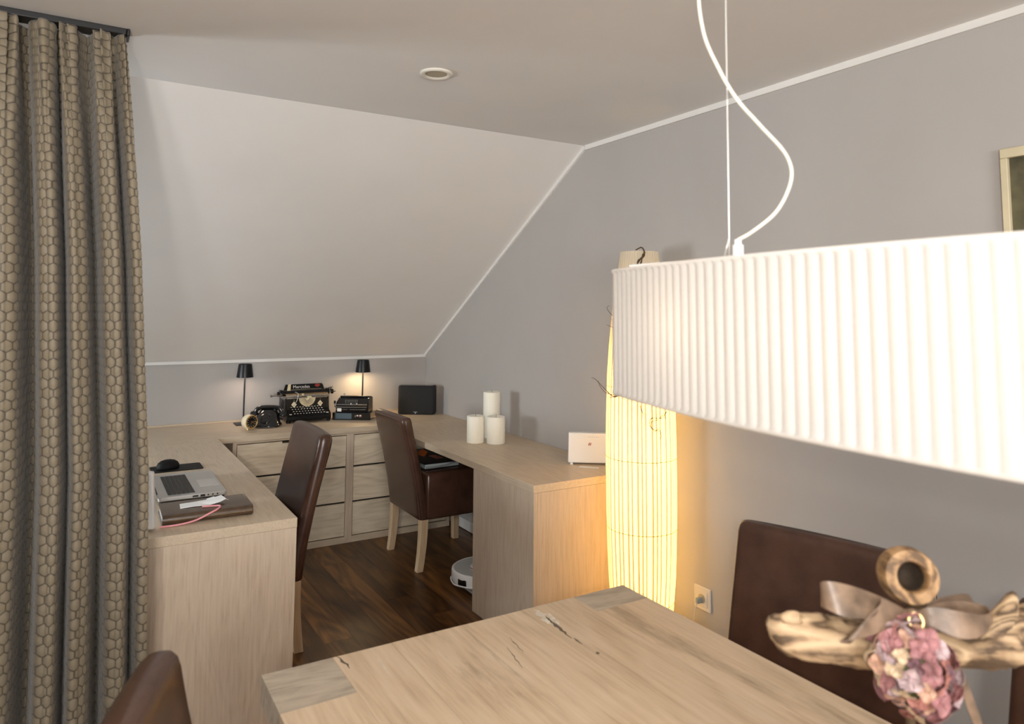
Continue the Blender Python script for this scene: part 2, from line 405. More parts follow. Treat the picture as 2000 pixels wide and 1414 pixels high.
# right gable wall : profile in (y,z) extruded along x
prof = [(0.1, -0.05), (0.1, ZK+0.02), (0, ZK+0.05), (YS, ZC+0.05), (YF-0.1, ZC+0.05), (YF-0.1, -0.05)]
MYZ = Matrix(((0, 0, 1, 0), (1, 0, 0, 0), (0, 1, 0, 0), (0, 0, 0, 1)))
struct('wall_right', MB().prism(prof, 0, 0.1, MYZ), 'wall_paint', 'tall grey gable wall behind the lamps')
# left wall with a window opening under the slope
wy0, wy1, wz0, wz1 = -1.85, -0.85, 0.88, 1.66
wl = MB().box(XL-0.1, XL, YF-0.1, wy0, -0.05, ZC+0.05).box(XL-0.1, XL, wy1, 0.1, -0.05, ZC+0.05).box(XL-0.1, XL, wy0, wy1, -0.05, wz0).box(XL-0.1, XL, wy0, wy1, wz1, ZC+0.05)
struct('wall_left', wl, 'wall_paint', 'grey wall with a window beyond the curtain')
fx0, fx1, fz0, fz1 = -3.80, -1.40, 0.90, 2.25
wf = MB().box(XL-0.1, fx0, YF-0.1, YF, -0.05, ZC+0.05).box(fx1, 0.1, YF-0.1, YF, -0.05, ZC+0.05).box(fx0, fx1, YF-0.1, YF, -0.05, fz0).box(fx0, fx1, YF-0.1, YF, fz1, ZC+0.05)
struct('wall_front', wf, 'wall_paint', 'grey wall behind the photographer')
struct('ceiling', MB().box(XL-0.1, 0.1, YF-0.1, YS, ZC, ZC+0.1), 'ceiling_paint', 'flat white ceiling')
d = Vector((0, YS, ZC-ZK)); nrm = Vector((0, ZC-ZK, -YS)).normalized()*0.1
sl = MB(); q = [(0, ZK), (YS, ZC), (YS+0.0, ZC+0.12), (0.12, ZK+0.05)]
sl.prism(q, XL-0.1, 0.1, MYZ)
struct('sloped_ceiling', sl, 'ceiling_paint', 'white sloping attic ceiling')
# windows (frame, pane)
def window(nm, M, w_, h_):
    fr = MB(); t = 0.06
    fr.box(-w_/2, w_/2, -0.035, 0.035, 0, t, M).box(-w_/2, w_/2, -0.035, 0.035, h_-t, h_, M).box(-w_/2, -w_/2+t, -0.035, 0.035, t, h_-t, M).box(w_/2-t, w_/2, -0.035, 0.035, t, h_-t, M).box(-0.03, 0.03, -0.03, 0.03, t, h_-t, M)
    o = struct(nm, fr, 'trim_white', 'white framed window'); mk('pane', MB().box(-w_/2+t, w_/2-t, -0.004, 0.004, t, h_-t, M), 'window_glass', o)
window('window_1', TR(XL-0.05, (wy0+wy1)/2, wz0) @ RZ(PI/2), wy1-wy0, wz1-wz0)
window('added_window', TR((fx0+fx1)/2, YF-0.05, fz0), fx1-fx0, fz1-fz0)  # unseen window added behind the camera for the fill light
# white trims along the edges of the right wall and over the knee wall
def bar(p0, p1, a, b_, mat='trim_white'):
    p0, p1 = Vector(p0), Vector(p1); a, b_ = Vector(a), Vector(b_)
    return MB().loft([[p0, p0+a, p0+a+b_, p0+b_], [p1, p1+a, p1+a+b_, p1+b_]])
nd = Vector((0, ZK-ZC, YS)).normalized()
nd = Vector((0, -(ZC-ZK), YS)).normalized() if False else Vector((0, -0.5143, -0.8576))
struct('trim_1', bar((0, YF, ZC), (0, YS-0.008, ZC), (-0.012, 0, 0), (0, 0, -0.026)), 'trim_white', 'white strip between ceiling and grey gable wall')
struct('trim_2', bar((0, YS, ZC), (0, 0, ZK), (-0.012, 0, 0), nd*0.02), 'trim_white', 'white strip following the slope on the gable wall')
struct('trim_3', bar((XL, 0, ZK-0.002), (0, 0, ZK-0.002), (0, -0.012, 0), (0, 0, -0.02)), 'trim_white', 'white strip on top of the knee wall')
struct('baseboard_right', MB().box(-0.014, 0, YF, 0, 0, 0.07), 'trim_white', 'white baseboard on the gable wall', bevel=0.003)
struct('baseboard_back', MB().box(XL, -0.014, -0.014, 0, 0, 0.07), 'trim_white', 'white baseboard on the knee wall', bevel=0.003)

# ------------------------------------------------------------------ curtain and rail
def hexd(u, v, s):
    px, py = u/s+10, v/s+17.32
    ax = np.mod(px, 1)-0.5; ay = np.mod(py, 1.7320508)-0.8660254
    bx = np.mod(px-0.5, 1)-0.5; by = np.mod(py-0.8660254, 1.7320508)-0.8660254
    use = (ax*ax+ay*ay) > (bx*bx+by*by)
    gx = np.abs(np.where(use, bx, ax)); gy = np.abs(np.where(use, by, ay))
    return np.maximum(0.5*gx+0.8660254*gy, gx)
def make_curtain():
    nu, nv = 520, 330
    s = np.linspace(0, 1, nu); z = np.linspace(0.012, 2.445, nv)
    S, Z = np.meshgrid(s, z)
    zk = [0.0, 0.36, 1.02, 1.7, 2.35, 2.45]; xr = [-2.150, -2.163, -2.185, -2.235, -2.300, -2.310]
    XR = np.interp(Z, zk, xr); XL_ = -3.12
    N = 9.6
    ph = 2*PI*(N*S+0.08*np.sin(2*PI*2.3*S+0.6)+0.06*np.sin(2*PI*5.1*S+1.0))+0.30*np.sin(1.3*Z+6*S)
    top = np.clip((Z-1.95)/0.45, 0, 1)**1.4
    amp = (0.098+0.014*np.sin(9*S+2))*(1-0.6*top)
    w_ = np.sin(ph)-0.45
    fold = np.tanh(3.0*w_)
    g = S+0.006*np.sin(2*ph)*(1-top)
    X = XL_+(XR-XL_)*np.clip(g, 0, 1.01)
    Y = -2.655+amp*fold-0.012*np.cos(ph*0.5+3*S)+0.012*top*np.sin(2.9*ph+1.0)+0.006*top*np.sin(5.3*ph)
    X = X+0.008*top*np.sin(3.7*ph)
    # even arc-length spacing along each row would distort little; keep parameter spacing
    # arc length at mid height for the pattern
    m = nv//2
    dl = np.hypot(np.diff(X[m]), np.diff(Y[m])); U = np.concatenate([[0], np.cumsum(dl)]); U = np.tile(U, (nv, 1))
    P = np.stack([X, Y, Z], -1)
    du = np.gradient(P, axis=1); dv = np.gradient(P, axis=0); nn = np.cross(du, dv); nn /= np.linalg.norm(nn, axis=-1, keepdims=True)+1e-9
    dd = hexd(U, Z, 0.033); disp = 0.0030*(1-np.clip((dd-0.18)/0.3, 0, 1)**2)
    P = P+nn*disp[..., None]
    verts = P.reshape(-1, 3)
    idx = np.arange(nu*nv).reshape(nv, nu)
    faces = np.stack([idx[:-1, :-1], idx[:-1, 1:], idx[1:, 1:], idx[1:, :-1]], -1).reshape(-1, 4)
    me = bpy.data.meshes.new('curtain'); me.from_pydata(verts.tolist(), [], faces.tolist())
    uvl = me.uv_layers.new(name='UVMap'); UV = np.stack([U, Z], -1).reshape(-1, 2)
    li = np.empty(len(me.loops), dtype=np.int32); me.loops.foreach_get('vertex_index', li)
    uvl.data.foreach_set('uv', UV[li].astype(np.float32).ravel())
    me.materials.append(MATS['curtain_fabric']); me.shade_smooth()
    o = bpy.data.objects.new('curtain', me); COL.objects.link(o)
    sm = o.modifiers.new('thick', 'SOLIDIFY'); sm.thickness = 0.0025
    tag(o, 'heavy brown honeycomb-patterned curtain hanging in deep folds beside the desk', 'curtain')
make_curtain()
rl = thing('curtain_rail', 'black curtain rail fixed to the ceiling above the brown curtain', 'curtain rail', (-2.72, -2.655, ZC))
mk('track', MB().box(-0.45, 0.41, -0.035, 0.035, -0.022, 0), 'black_metal', rl, bevel=0.003)
mk('end_cap', MB().box(0.41, 0.42, -0.038, 0.038, -0.024, 0), 'black_metal', rl, bevel=0.003)

# ------------------------------------------------------------------ desks
T = 0.75; TH = 0.035
def slab(name, x0, x1, y0, y1, mat, label):
    cx, cy = (x0+x1)/2, (y0+y1)/2
    o = mk(name, MB().box(x0-cx, x1-cx, y0-cy, y1-cy, -TH, 0), mat, loc=(cx, cy, T), bevel=0.0015)
    return tag(o, label, 'worktop')
slab('worktop', -2.30, -0.002, -0.63, -0.002, 'oak_x', 'pale oak worktop along the knee wall under the typewriter')
slab('worktop', -0.602, -0.002, -2.551, -0.6305, 'oak_y', 'pale oak worktop along the gable wall carrying the candles')
slab('worktop', -2.30, -1.651, -2.52, -0.6305, 'oak_y', 'pale oak worktop beside the curtain carrying the laptop')
tag(mk('upstand', MB().box(-2.30, -0.002, -0.014, -0.001, T+0.0005, T+0.012), 'oak_x', None), 'thin oak strip at the back of the worktop against the knee wall', 'upstand')
# end panels
dp = thing('desk_pedestal', 'closed oak pedestal under the candle worktop beside the floor lamp', 'cabinet', (-0.301, -2.26, 0))
mk('side_panel', MB().box(-0.2995, -0.2805, -0.29, 0.29, 0.0, T-TH-0.0005), 'oak_z', dp, bevel=0.001)
mk('end_panel', MB().box(-0.280, 0.285, -0.29, -0.271, 0.0, T-TH-0.0005), 'oak_z', dp, bevel=0.001)
mk('inner_panel', MB().box(-0.280, 0.285, 0.271, 0.29, 0.0, T-TH-0.0005), 'oak_z', dp, bevel=0.001)
ep = thing('desk_end_panel', 'broad oak end panel below the laptop worktop next to the curtain', 'panel', (-1.975, -2.50, 0))
mk('panel', MB().box(-0.323, 0.323, -0.018, 0.004, 0.0, T-TH-0.0005), 'oak_z', ep, bevel=0.001)
# drawer cabinets
def drawers(x0, x1, label):
    t = thing('drawer_cabinet', label, 'cabinet', ((x0+x1)/2, -0.6, 0))
    hw = (x1-x0)/2; H = T-TH-0.0005
    mk('carcass', MB().box(-hw, -hw+0.024, -0.020, 0.55, 0.0, H).box(hw-0.024, hw, -0.020, 0.55, 0.0, H).box(-hw+0.024, hw-0.024, 0.535, 0.55, 0.0, H).box(-hw+0.024, hw-0.024, 0.01, 0.535, 0.05, 0.06), 'oak_z', t, bevel=0.001)
    mk('top_rail', MB().box(-hw+0.024, hw-0.024, -0.020, 0.02, 0.702, H), 'oak_x', t)
    mk('plinth', MB().box(-hw+0.024, hw-0.024, -0.020, 0.0, 0.0, 0.040), 'oak_x', t, bevel=0.001)
    for (z0, z1) in ((0.046, 0.260), (0.268, 0.490), (0.498, 0.700)):
        dw = mk('drawer', MB().box(-hw+0.027, hw-0.027, -0.0175, 0.004, z0, z1-0.004), 'drawer_oak', t, bevel=0.001)
        mk('handle', MB().box(-0.075, 0.075, -0.027, -0.012, z1-0.004, z1-0.001).box(-0.075, 0.075, -0.027, -0.0245, z1-0.013, z1-0.001), 'handle_dark', dw)
        mk('gap_shade', MB().box(-hw+0.026, hw-0.026, 0.0045, 0.007, z0, z1+0.004), 'black_matte', dw)  # black sheet behind the drawer front, stands in for shade in the gaps
drawers(-1.560, -0.815, 'three-drawer oak cabinet behind the chair at the laptop desk')
drawers(-0.815, -0.07, 'three-drawer oak cabinet behind the chair at the candle desk')

# ------------------------------------------------------------------ chairs
def make_chair(name, label, loc, rz, scale=1.0, group='brown leather chairs'):
    t = thing(name, label, 'chair', loc, rz, group); t.scale = (scale,)*3
    # backrest: rounded sections rising and leaning back, rolled top
    W = 0.252
    zs = [0.297, 0.302, 0.33, 0.45, 0.57, 0.66, 0.74, 0.80, 0.845, 0.872, 0.888, 0.896, 0.899]
    xr = [-0.244, -0.247, -0.250, -0.268, -0.291, -0.311, -0.331, -0.347, -0.358, -0.362, -0.360, -0.350, -0.336]
    xf = [-0.186, -0.183, -0.183, -0.205, -0.230, -0.250, -0.268, -0.282, -0.291, -0.296, -0.301, -0.310, -0.322]
    hy = [0.248, 0.250, 0.250, 0.250, 0.250, 0.249, 0.248, 0.247, 0.246, 0.245, 0.242, 0.236, 0.226]
    def shape(y, z):
        k_ = 1-(y/W)**2
        return -0.010*k_*min(1, max(0, (z-0.45)/0.4)), 0.004*k_*max(0, (z-0.74)/0.16)
    rings = []
    for z, a, b_, h in zip(zs, xr, xf, hy):
        hx = (b_-a)/2; pts = rrect(hx, h, min(hx*0.9, 0.028), 5); dense = []
        for i_ in range(len(pts)):
            p, q_ = Vector(pts[i_]), Vector(pts[(i_+1) % len(pts)])
            n_ = 10 if (q_-p).length > 0.1 else 1
            for s_ in range(n_):
                w_ = p.lerp(q_, s_/n_); bx, az = shape(w_.y, z); dense.append(((a+b_)/2+w_.x+bx, w_.y, z+az))
        rings.append(dense)
    bk = mk('backrest', MB().loft(rings), 'leather', t, smooth='all')
    for yy in (-0.249, 0.249):
        mk('seam', MB().tube(bez([(-0.236, yy, 0.31), (-0.279, yy, 0.57), (-0.318, yy, 0.74), (-0.346, yy*0.99, 0.86), (-0.346, yy*0.965, 0.888)], 5), 0.0014, 6), 'leather', bk, smooth='all')
    rings = []
    for z, ins in ((0.294, 0.010), (0.298, 0.003), (0.31, 0.0), (0.42, -0.001), (0.545, 0.0), (0.558, 0.005), (0.565, 0.018), (0.568, 0.07), (0.569, 0.13)):
        rings.append([(px+0.022, py, z) for (px, py) in rrect(0.228-ins, 0.250-ins, 0.02, 5)])
    mk('seat', MB().loft(rings), 'leather', t, smooth='all')
    def leg(x0, y0, x1, h0=0.0235, h1=0.0195):
        rings = []
        for i_ in range(7):
            u = i_/6; z = 0.297*(1-u); xx = x0+(x1-x0)*u*u; h = h0+(h1-h0)*u
            rings.append([(xx-h, y0-h, z), (xx+h, y0-h, z), (xx+h, y0+h, z), (xx-h, y0+h, z)])
        mk('leg', MB().loft(rings), 'leg_wood', t, bevel=0.002)
    for sy in (-1, 1):
        leg(-0.214, sy*0.226, -0.238); leg(0.222, sy*0.226, 0.224)
    return t
make_chair('desk_chair', 'brown leather chair with light legs pushed under the laptop worktop', (-1.735, -1.718, 0), PI, 1.06)
make_chair('desk_chair', 'brown leather chair with a dark book on its seat at the candle worktop', (-0.380, -1.105, 0), 0)
make_chair('dining_chair', 'brown leather chair at the dining table directly behind the driftwood arrangement', (-0.955, -4.140, 0), PI+0.25, 1.035)
make_chair('dining_chair', 'brown leather chair cut off by the right edge of the photo', (-0.948, -4.76, 0), PI, 1.035)
make_chair('dining_chair', 'brown leather chair in front of the curtain at the bottom left', (-1.978, -4.180, 0), -0.30, 1.035)

# ------------------------------------------------------------------ dining table
tb = thing('dining_table', 'rustic oak dining table with cracked boards in the foreground', 'table', (-1.522, -4.772, 0))
X0, X1, Y0, Y1, ZT, TT = -0.5, 0.5, -1.1, 1.098, 0.76, 0.055
edges = [X0, -0.345, -0.205, -0.02, 0.155, 0.325, X1]
def pboard(x0, x1, y0, y1, mat, dz=0.0):
    cx, cy = (x0+x1)/2, (y0+y1)/2
    return mk('board', MB().box(x0-cx+0.0001, x1-cx-0.0001, y0-cy+0.0001, y1-cy-0.0001, -TT, 0), mat, tb, loc=(cx, cy, ZT+dz), bevel=0.0004)
for i in range(6):
    a, b_ = edges[i], edges[i+1]
    if i == 0:
        pboard(a, b_, Y0, Y1-0.17, 'table_oak'); pboard(a, b_, Y1-0.17, Y1, 'table_patch', -0.0002)
    elif i == 5:
        pboard(a, b_, Y0, Y1-0.105, 'table_oak'); pboard(a, b_, Y1-0.105, Y1, 'table_patch', -0.0002)
    else: pboard(a, b_, Y0, Y1, 'table_oak', random.choice((0, -0.0003, 0.0002)))
mk('apron', MB().box(X0+0.07, X1-0.07, Y0+0.07, Y0+0.095, ZT-TT-0.09, ZT-TT).box(X0+0.07, X1-0.07, Y1-0.095, Y1-0.07, ZT-TT-0.09, ZT-TT).box(X0+0.07, X0+0.095, Y0+0.095, Y1-0.095, ZT-TT-0.09, ZT-TT).box(X1-0.095, X1-0.07, Y0+0.095, Y1-0.095, ZT-TT-0.09, ZT-TT), 'table_oak', tb)
for sx in (-1, 1):
    for yy in (Y0+0.06, Y1-0.06):
        mk('leg', MB().box(sx*0.44-0.045, sx*0.44+0.045, yy-0.045, yy+0.045, 0, ZT-TT), 'table_oak', tb, bevel=0.003)
def crack(pts, wds, mat, dz):
    mb = MB(); L = []; R_ = []
    for (px, py), wd in zip(pts, wds): L.append((px-wd, py)); R_.append((px+wd, py))
    mb.prism(L+list(reversed(R_)), ZT+0.0003, ZT+0.0003+dz)
    return mk('knot', mb, mat, tb)
def wob(x0, y0, x1, y1, n, wmax, jit):
    P = []; W_ = []
    for i in range(n):
        u = i/(n-1); P.append((x0+(x1-x0)*u+random.uniform(-jit, jit), y0+(y1-y0)*u)); W_.append(max(0.0004, wmax*math.sin(PI*u)*random.uniform(0.3, 1.0)))
    return P, W_
for (x0, y0, x1, y1, n, wm, j, mt) in [(0.192, 1.085, 0.178, 0.985, 16, 0.018, 0.005, 'table_pale'), (0.207, 1.05, 0.195, 0.97, 10, 0.010, 0.005, 'table_pale'), (0.190, 1.04, 0.176, 0.90, 22, 0.0075, 0.002, 'table_filler'),
                                      (0.183, 0.90, 0.181, 0.865, 6, 0.0035, 0.001, 'table_filler'), (0.186, 0.818, 0.184, 0.806, 6, 0.006, 0.001, 'table_filler'),
                                      (0.02, 0.94, 0.0, 0.84, 12, 0.0014, 0.002, 'table_filler'), (-0.335, 1.098, -0.325, 1.03, 8, 0.0035, 0.003, 'table_filler'), (-0.26, 1.05, -0.262, 0.95, 8, 0.0022, 0.001, 'table_pale'),
                                      (0.05, 0.98, 0.04, 0.90, 10, 0.0014, 0.002, 'table_filler')]:
    P, W_ = wob(x0, y0, x1, y1, n, wm, j); crack(P, W_, mt, 0.0002)

# ------------------------------------------------------------------ pendant lamp over the table
def pendant():
    ax, yc, hl = -1.460, -4.86, 0.655          # axis x, centre y, half length
    t = thing('pendant_lamp', 'long white pleated pendant lamp hanging above the dining table', 'lamp', (ax, yc, 1.379))
    w_mid, w_end, H = 0.135, 0.026, 0.247
    sag = w_mid-w_end; R = (hl*hl+sag*sag)/(2*sag)
    def half(y): return w_end+math.sqrt(R*R-y*y)-(R-sag)
    pitch = 0.022; pl = []
    n = 900
    # outline: left arc from far end to near end, rounded ends
    out = []
    for i in range(n+1):
        y = hl-2*hl*i/n; out.append((-half(y), y))
    for i in range(1, 12):
        a = PI*i/12; out.append((-w_end*math.cos(a), -hl-0.006*math.sin(a)))
    for i in range(n+1):
        y = -hl+2*hl*i/n; out.append((half(y), y))
    for i in range(1, 12):
        a = PI*i/12; out.append((w_end*math.cos(a), hl+0.006*math.sin(a)))
    m = len(out); s_ = 0; rings = [[] for _ in range(9)]
    zz = [0, 0.002, 0.006, 0.010, 0.12, 0.237, 0.241, 0.245, 0.247]; offs = [-0.001, 0.002, 0.0025, 0, 0, 0, 0.0025, 0.002, -0.001]; am = [0, 0, 0, 1, 1, 1, 0, 0, 0]
    for i in range(m):
        p = Vector((*out[i], 0)); q_ = Vector((*out[(i+1) % m], 0)); o_ = Vector((*out[i-1], 0)); tg = (q_-o_).normalized(); nr = Vector((-tg.y, tg.x, 0))
        if nr.dot(Vector((p.x, p.y*0.02, 0))) < 0: nr = -nr
        ph = s_/pitch; fr = ph-math.floor(ph)
        d_ = 0.0036*abs(math.sin(PI*fr))**0.8-0.002
        for k_ in range(9): rings[k_].append(p+nr*(d_*am[k_]+offs[k_])+Vector((0, 0, zz[k_])))
        s_ += (q_-p).length
    mk('shade', MB().loft(rings, caps=False), 'pendant_fabric', t, smooth='all')
    mk('mounting_plate', MB().box(-0.03, 0.03, -0.38, 0.60, 0.246, 0.2535), 'trim_white', t, bevel=0.001)
    [mk('cross_bar', MB().box(-half(0.5), half(0.5), y_-0.01, y_+0.01, 0.240, 0.2455), 'trim_white', t) for y_ in (0.5, -0.5)]
    for yy in (-0.42, -0.14, 0.14, 0.42):
        s1 = mk('bulb_socket', MB().cyl((0, yy, 0.175), 0.014, 0.075), 'trim_white', t, smooth=True)
        mk('bulb', MB().lathe([(0.0001, 0.092), (0.015, 0.097), (0.026, 0.115), (0.027, 0.135), (0.018, 0.160), (0.012, 0.175)], 20, TR(0, yy, 0)), 'bulb_glow', s1, smooth='all')
    # cord fitting, cord, suspension wire  (local coordinates)
    L = lambda x, y, z: (x-ax, y-yc, z-1.379)
    cx, cyy = -1.49, -4.5265
    fit = mk('cord_fitting', MB().cyl(L(cx, cyy, 1.6325), 0.0085, 0.018).cyl(L(cx, cyy, 1.6505), 0.0055, 0.009), 'white_plastic', t, smooth=True)
    cord = bez([L(cx, cyy, 1.659), L(-1.478, -4.547, 1.672), L(-1.455, -4.576, 1.704), L(-1.442, -4.593, 1.752), L(-1.455, -4.594, 1.790), L(-1.495, -4.580, 1.833), L(-1.531, -4.567, 1.872), L(-1.548, -4.546, 1.925), L(-1.562, -4.528, 1.99), L(-1.560, -4.520, 2.08), L(-1.53, -4.53, 2.20), L(-1.50, -4.60, 2.34), L(-1.49, -4.70, 2.44)], 8)
    mk('cord', MB().tube(cord, 0.0030, 8), 'cable_clear', t, smooth='all')
    mk('suspension_wire', MB().tube([L(-1.497, -4.514, 1.632), L(-1.4985, -4.516, 1.66), L(-1.4995, -4.518, 1.80), L(-1.5005, -4.520, 2.0), L(-1.505, -4.53, 2.44)], 0.0011, 6).tube([L(-1.502, -4.508, 1.632), L(-1.4988, -4.516, 1.662)], 0.0010, 6), 'wire_steel', t, smooth='all')
    mk('ceiling_canopy', MB().lathe([(0.0001, 1.058), (0.05, 1.06), (0.055, 1.068), (0.055, 1.090), (0.0001, 1.090)], 32, TR(-0.035, 0.21, 0)), 'trim_white', t, smooth=True)
pendant()

# ------------------------------------------------------------------ floor lamp with twigs
def floor_lamp():
    t = thing('floor_lamp', 'tall glowing pleated paper floor lamp with twisted twigs', 'lamp', (-0.178, -2.795, 0))
    mk('base', MB().lathe([(0.0001, 0), (0.115, 0), (0.115, 0.012), (0.02, 0.018), (0.012, 0.05), (0.0001, 0.05)], 40), 'trim_white', t, smooth=True)
    zs = [0.05, 0.10, 0.2, 0.35, 0.5, 0.65, 0.8, 0.95, 1.1, 1.25, 1.4, 1.55, 1.68, 1.76, 1.815]
    rs = [0.108, 0.116, 0.131, 0.144, 0.150, 0.1535, 0.1545, 0.1545, 0.152, 0.147, 0.137, 0.122, 0.104, 0.091, 0.084]
    zz = np.linspace(0.05, 1.815, 45); prof = [(float(np.interp(z, zs, rs)), float(z)) for z in zz]
    NP = 40; rr = random.Random(5); cuts = [0.0]
    for i in range(NP): cuts.append(cuts[-1]+rr.uniform(0.7, 1.3))
    cuts = [c_/cuts[-1]*2*PI for c_ in cuts]
    path = []                      # (angle, radial offset): each pleat folds back over itself
    for i in range(NP):
        a0, a1 = cuts[i], cuts[i+1]; w_ = a1-a0; ov = min(0.055, w_*0.36)
        for u in (0.0, 0.25, 0.5, 0.75, 1.0): path.append((a0+(w_+ov*0.5)*u, 0.004*math.sin(PI*u)))
        path.append((a1+ov*0.5, -0.0012)); path.append((a1-ov*0.5, -0.0024)); path.append((a1-ov*0.5, -0.0034))
    mb = MB(); vs = []; fs = []; k_ = len(prof); seg = len(path)
    for (a, dr) in path:
        for (r, z) in prof: vs.append(((r+dr)*math.cos(a), (r+dr)*math.sin(a), z))
    for j in range(seg):
        j2 = (j+1) % seg
        for i in range(k_-1): fs.append((j*k_+i, j2*k_+i, j2*k_+i+1, j*k_+i+1))
    mb.add(vs, fs); sh = mk('shade', mb, 'floor_lamp_fabric', t, smooth=True, angle=50)
    for zh in (0.26, 0.575, 0.885, 1.2, 1.5):
        r = float(np.interp(zh, zs, rs))*1.035
        mk('hoop', MB().tube([(r*math.cos(2*PI*i/48), r*math.sin(2*PI*i/48), zh) for i in range(49)], 0.0013, 5), 'hoop', sh, smooth='all')
    mk('light_tube', MB().cyl((0, 0, 0.16), 0.022, 1.22, 16), 'tube_glow', t, smooth=True)
    mk('pole', MB().cyl((0.045, 0, 0.05), 0.006, 1.74, 10), 'trim_white', t, smooth=True)
    mk('top_frame', MB().tube([(0.083*math.cos(2*PI*i/40), 0.083*math.sin(2*PI*i/40), 1.812) for i in range(41)], 0.002, 6).box(-0.083, 0.083, -0.002, 0.002, 1.79, 1.794), 'trim_white', t)
    # view frame for the twigs : r = camera right, towards = towards camera
    r = Vector((0.857, -0.514, 0)); c = Vector((-0.57, -0.82, 0)).normalized()
    def pt(a, b_, z): return tuple(r*a+c*b_+Vector((0, 0, z)))
    tw = [([pt(-0.02, 0.085, 1.72), pt(-0.015, 0.092, 1.765), pt(0.01, 0.092, 1.79), pt(0.012, 0.088, 1.815), pt(0.0, 0.08, 1.83), pt(-0.025, 0.075, 1.818)], 0.0055),
          ([pt(-0.03, 0.085, 1.73), pt(-0.005, 0.098, 1.755), pt(0.005, 0.094, 1.795), pt(0.018, 0.084, 1.806)], 0.004),
          ([pt(-0.10, 0.12, 1.175), pt(-0.135, 0.12, 1.165), pt(-0.17, 0.11, 1.195), pt(-0.21, 0.09, 1.235), pt(-0.228, 0.08, 1.242)], 0.0022),
          ([pt(-0.12, 0.12, 1.168), pt(-0.165, 0.12, 1.18), pt(-0.19, 0.10, 1.205), pt(-0.20, 0.09, 1.232)], 0.0016),
          ([pt(-0.09, 0.12, 1.18), pt(-0.12, 0.135, 1.165), pt(-0.15, 0.12, 1.162)], 0.0018),
          ([pt(0.10, 0.125, 1.10), pt(0.075, 0.14, 1.075), pt(0.03, 0.155, 1.075), pt(0.022, 0.158, 1.045), pt(0.045, 0.157, 1.022), pt(0.062, 0.153, 1.03), pt(0.072, 0.15, 1.0), pt(0.066, 0.15, 0.985)], 0.0017),
          ([pt(0.085, 0.135, 1.095), pt(0.06, 0.147, 1.07), pt(0.03, 0.157, 1.06), pt(0.03, 0.158, 1.035), pt(0.06, 0.155, 1.02)], 0.0013),
          ([pt(0.085, 0.13, 1.13), pt(0.09, 0.132, 1.09), pt(0.095, 0.13, 1.07)], 0.0016),
          ([pt(-0.02, 0.155, 1.13), pt(-0.01, 0.158, 1.10), pt(0.0, 0.158, 1.09)], 0.0016),
          ([pt(-0.11, 0.06, 1.50), pt(-0.14, 0.05, 1.53), pt(-0.155, 0.04, 1.555), pt(-0.142, 0.04, 1.565)], 0.0014),
          ([pt(-0.115, 0.06, 1.46), pt(-0.14, 0.05, 1.47), pt(-0.158, 0.04, 1.478)], 0.0012)]
    for p, rad in tw:
        pts = bez(p, 6); k2 = len(pts)
        mk('twig', MB().tube(pts, rad, 6, radii=[rad*(1-0.55*i/k2)*(1+0.15*math.sin(i*2.1)) for i in range(k2)]), 'twig_brown', t, smooth='all')
floor_lamp()

# ------------------------------------------------------------------ table lamps, clock, phone
def table_lamp(label, loc, glow):
    t = thing('table_lamp', label, 'lamp', loc, 0, 'slim black table lamps')
    mk('base', MB().box(-0.055, 0.055, -0.055, 0.055, 0, 0.008), 'black_metal', t, bevel=0.002)
    mk('stem', MB().cyl((0, 0, 0.008), 0.0055, 0.33, 16), 'black_metal', t, smooth=True)
    sh = mk('shade', MB().lathe([(0.054, 0.318), (0.0555, 0.318), (0.044, 0.406), (0.0435, 0.408), (0.040, 0.408), (0.040, 0.400), (0.0001, 0.400), (0.0001, 0.398), (0.0425, 0.398), (0.053, 0.319)], 40), 'lamp_black', t, smooth=True, angle=50)
    mk('diffuser', MB().cyl((0, 0, 0.326), 0.047, 0.004, 28), glow, sh, smooth=True)
table_lamp('slim black table lamp behind the telephone and alarm clock', (-1.416, -0.150, T+0.0005), 'led_dim')
table_lamp('slim black table lamp shining behind the calculating machine', (-0.565, -0.125, T+0.0005), 'led_warm')

def alarm_clock():
    t = thing('alarm_clock', 'small round cream alarm clock with brass rim and black dial', 'clock', (-1.425, -0.395, T+0.0005), 0.42)
    M = TR(0, 0, 0.052) @ RX(PI/2)     # axis towards local -Y
    mk('body', MB().lathe([(0.0001, -0.032), (0.034, -0.032), (0.043, -0.024), (0.0455, -0.005), (0.0455, 0.022), (0.043, 0.026), (0.0001, 0.026)], 40, M), 'cream', t, smooth=True, angle=60)
    mk('bezel', MB().lathe([(0.037, 0.0255), (0.044, 0.026), (0.0445, 0.030), (0.041, 0.034), (0.037, 0.032), (0.037, 0.0255)], 40, M), 'brass', t, smooth=True)
    dl = mk('dial', MB().cyl((0, 0, 0.026), 0.0375, 0.0015, 32, M), 'black_gloss', t, smooth=True)
    for i in range(12):
        a = 2*PI*i/12; mk('hour_mark', MB().box(-0.0011, 0.0011, 0.026, 0.033, 0.0277, 0.0284, M @ RZ(a)), 'gold_paint', dl)
    for a, l in ((-2.0, 0.020), (-1.45, 0.028), (2.6, 0.016)):
        mk('hand', MB().box(-0.0012, 0.0012, -0.004, l, 0.0288, 0.0296, M @ RZ(a)), 'brass', dl)
    for sx in (-1, 1):
        mk('foot', MB().lathe([(0.0001, 0), (0.005, 0.001), (0.006, 0.005), (0.003, 0.009), (0.0025, 0.016)], 14, TR(sx*0.022, -0.018, 0)), 'brass', t, smooth='all')
    mk('foot', MB().lathe([(0.0001, 0), (0.005, 0.001), (0.006, 0.005), (0.003, 0.009), (0.0025, 0.016)], 14, TR(0, 0.022, 0)), 'brass', t, smooth='all')
    mk('winding_knob', MB().cyl((0, 0, -0.040), 0.008, 0.008, 16, M), 'brass', t, smooth=True)
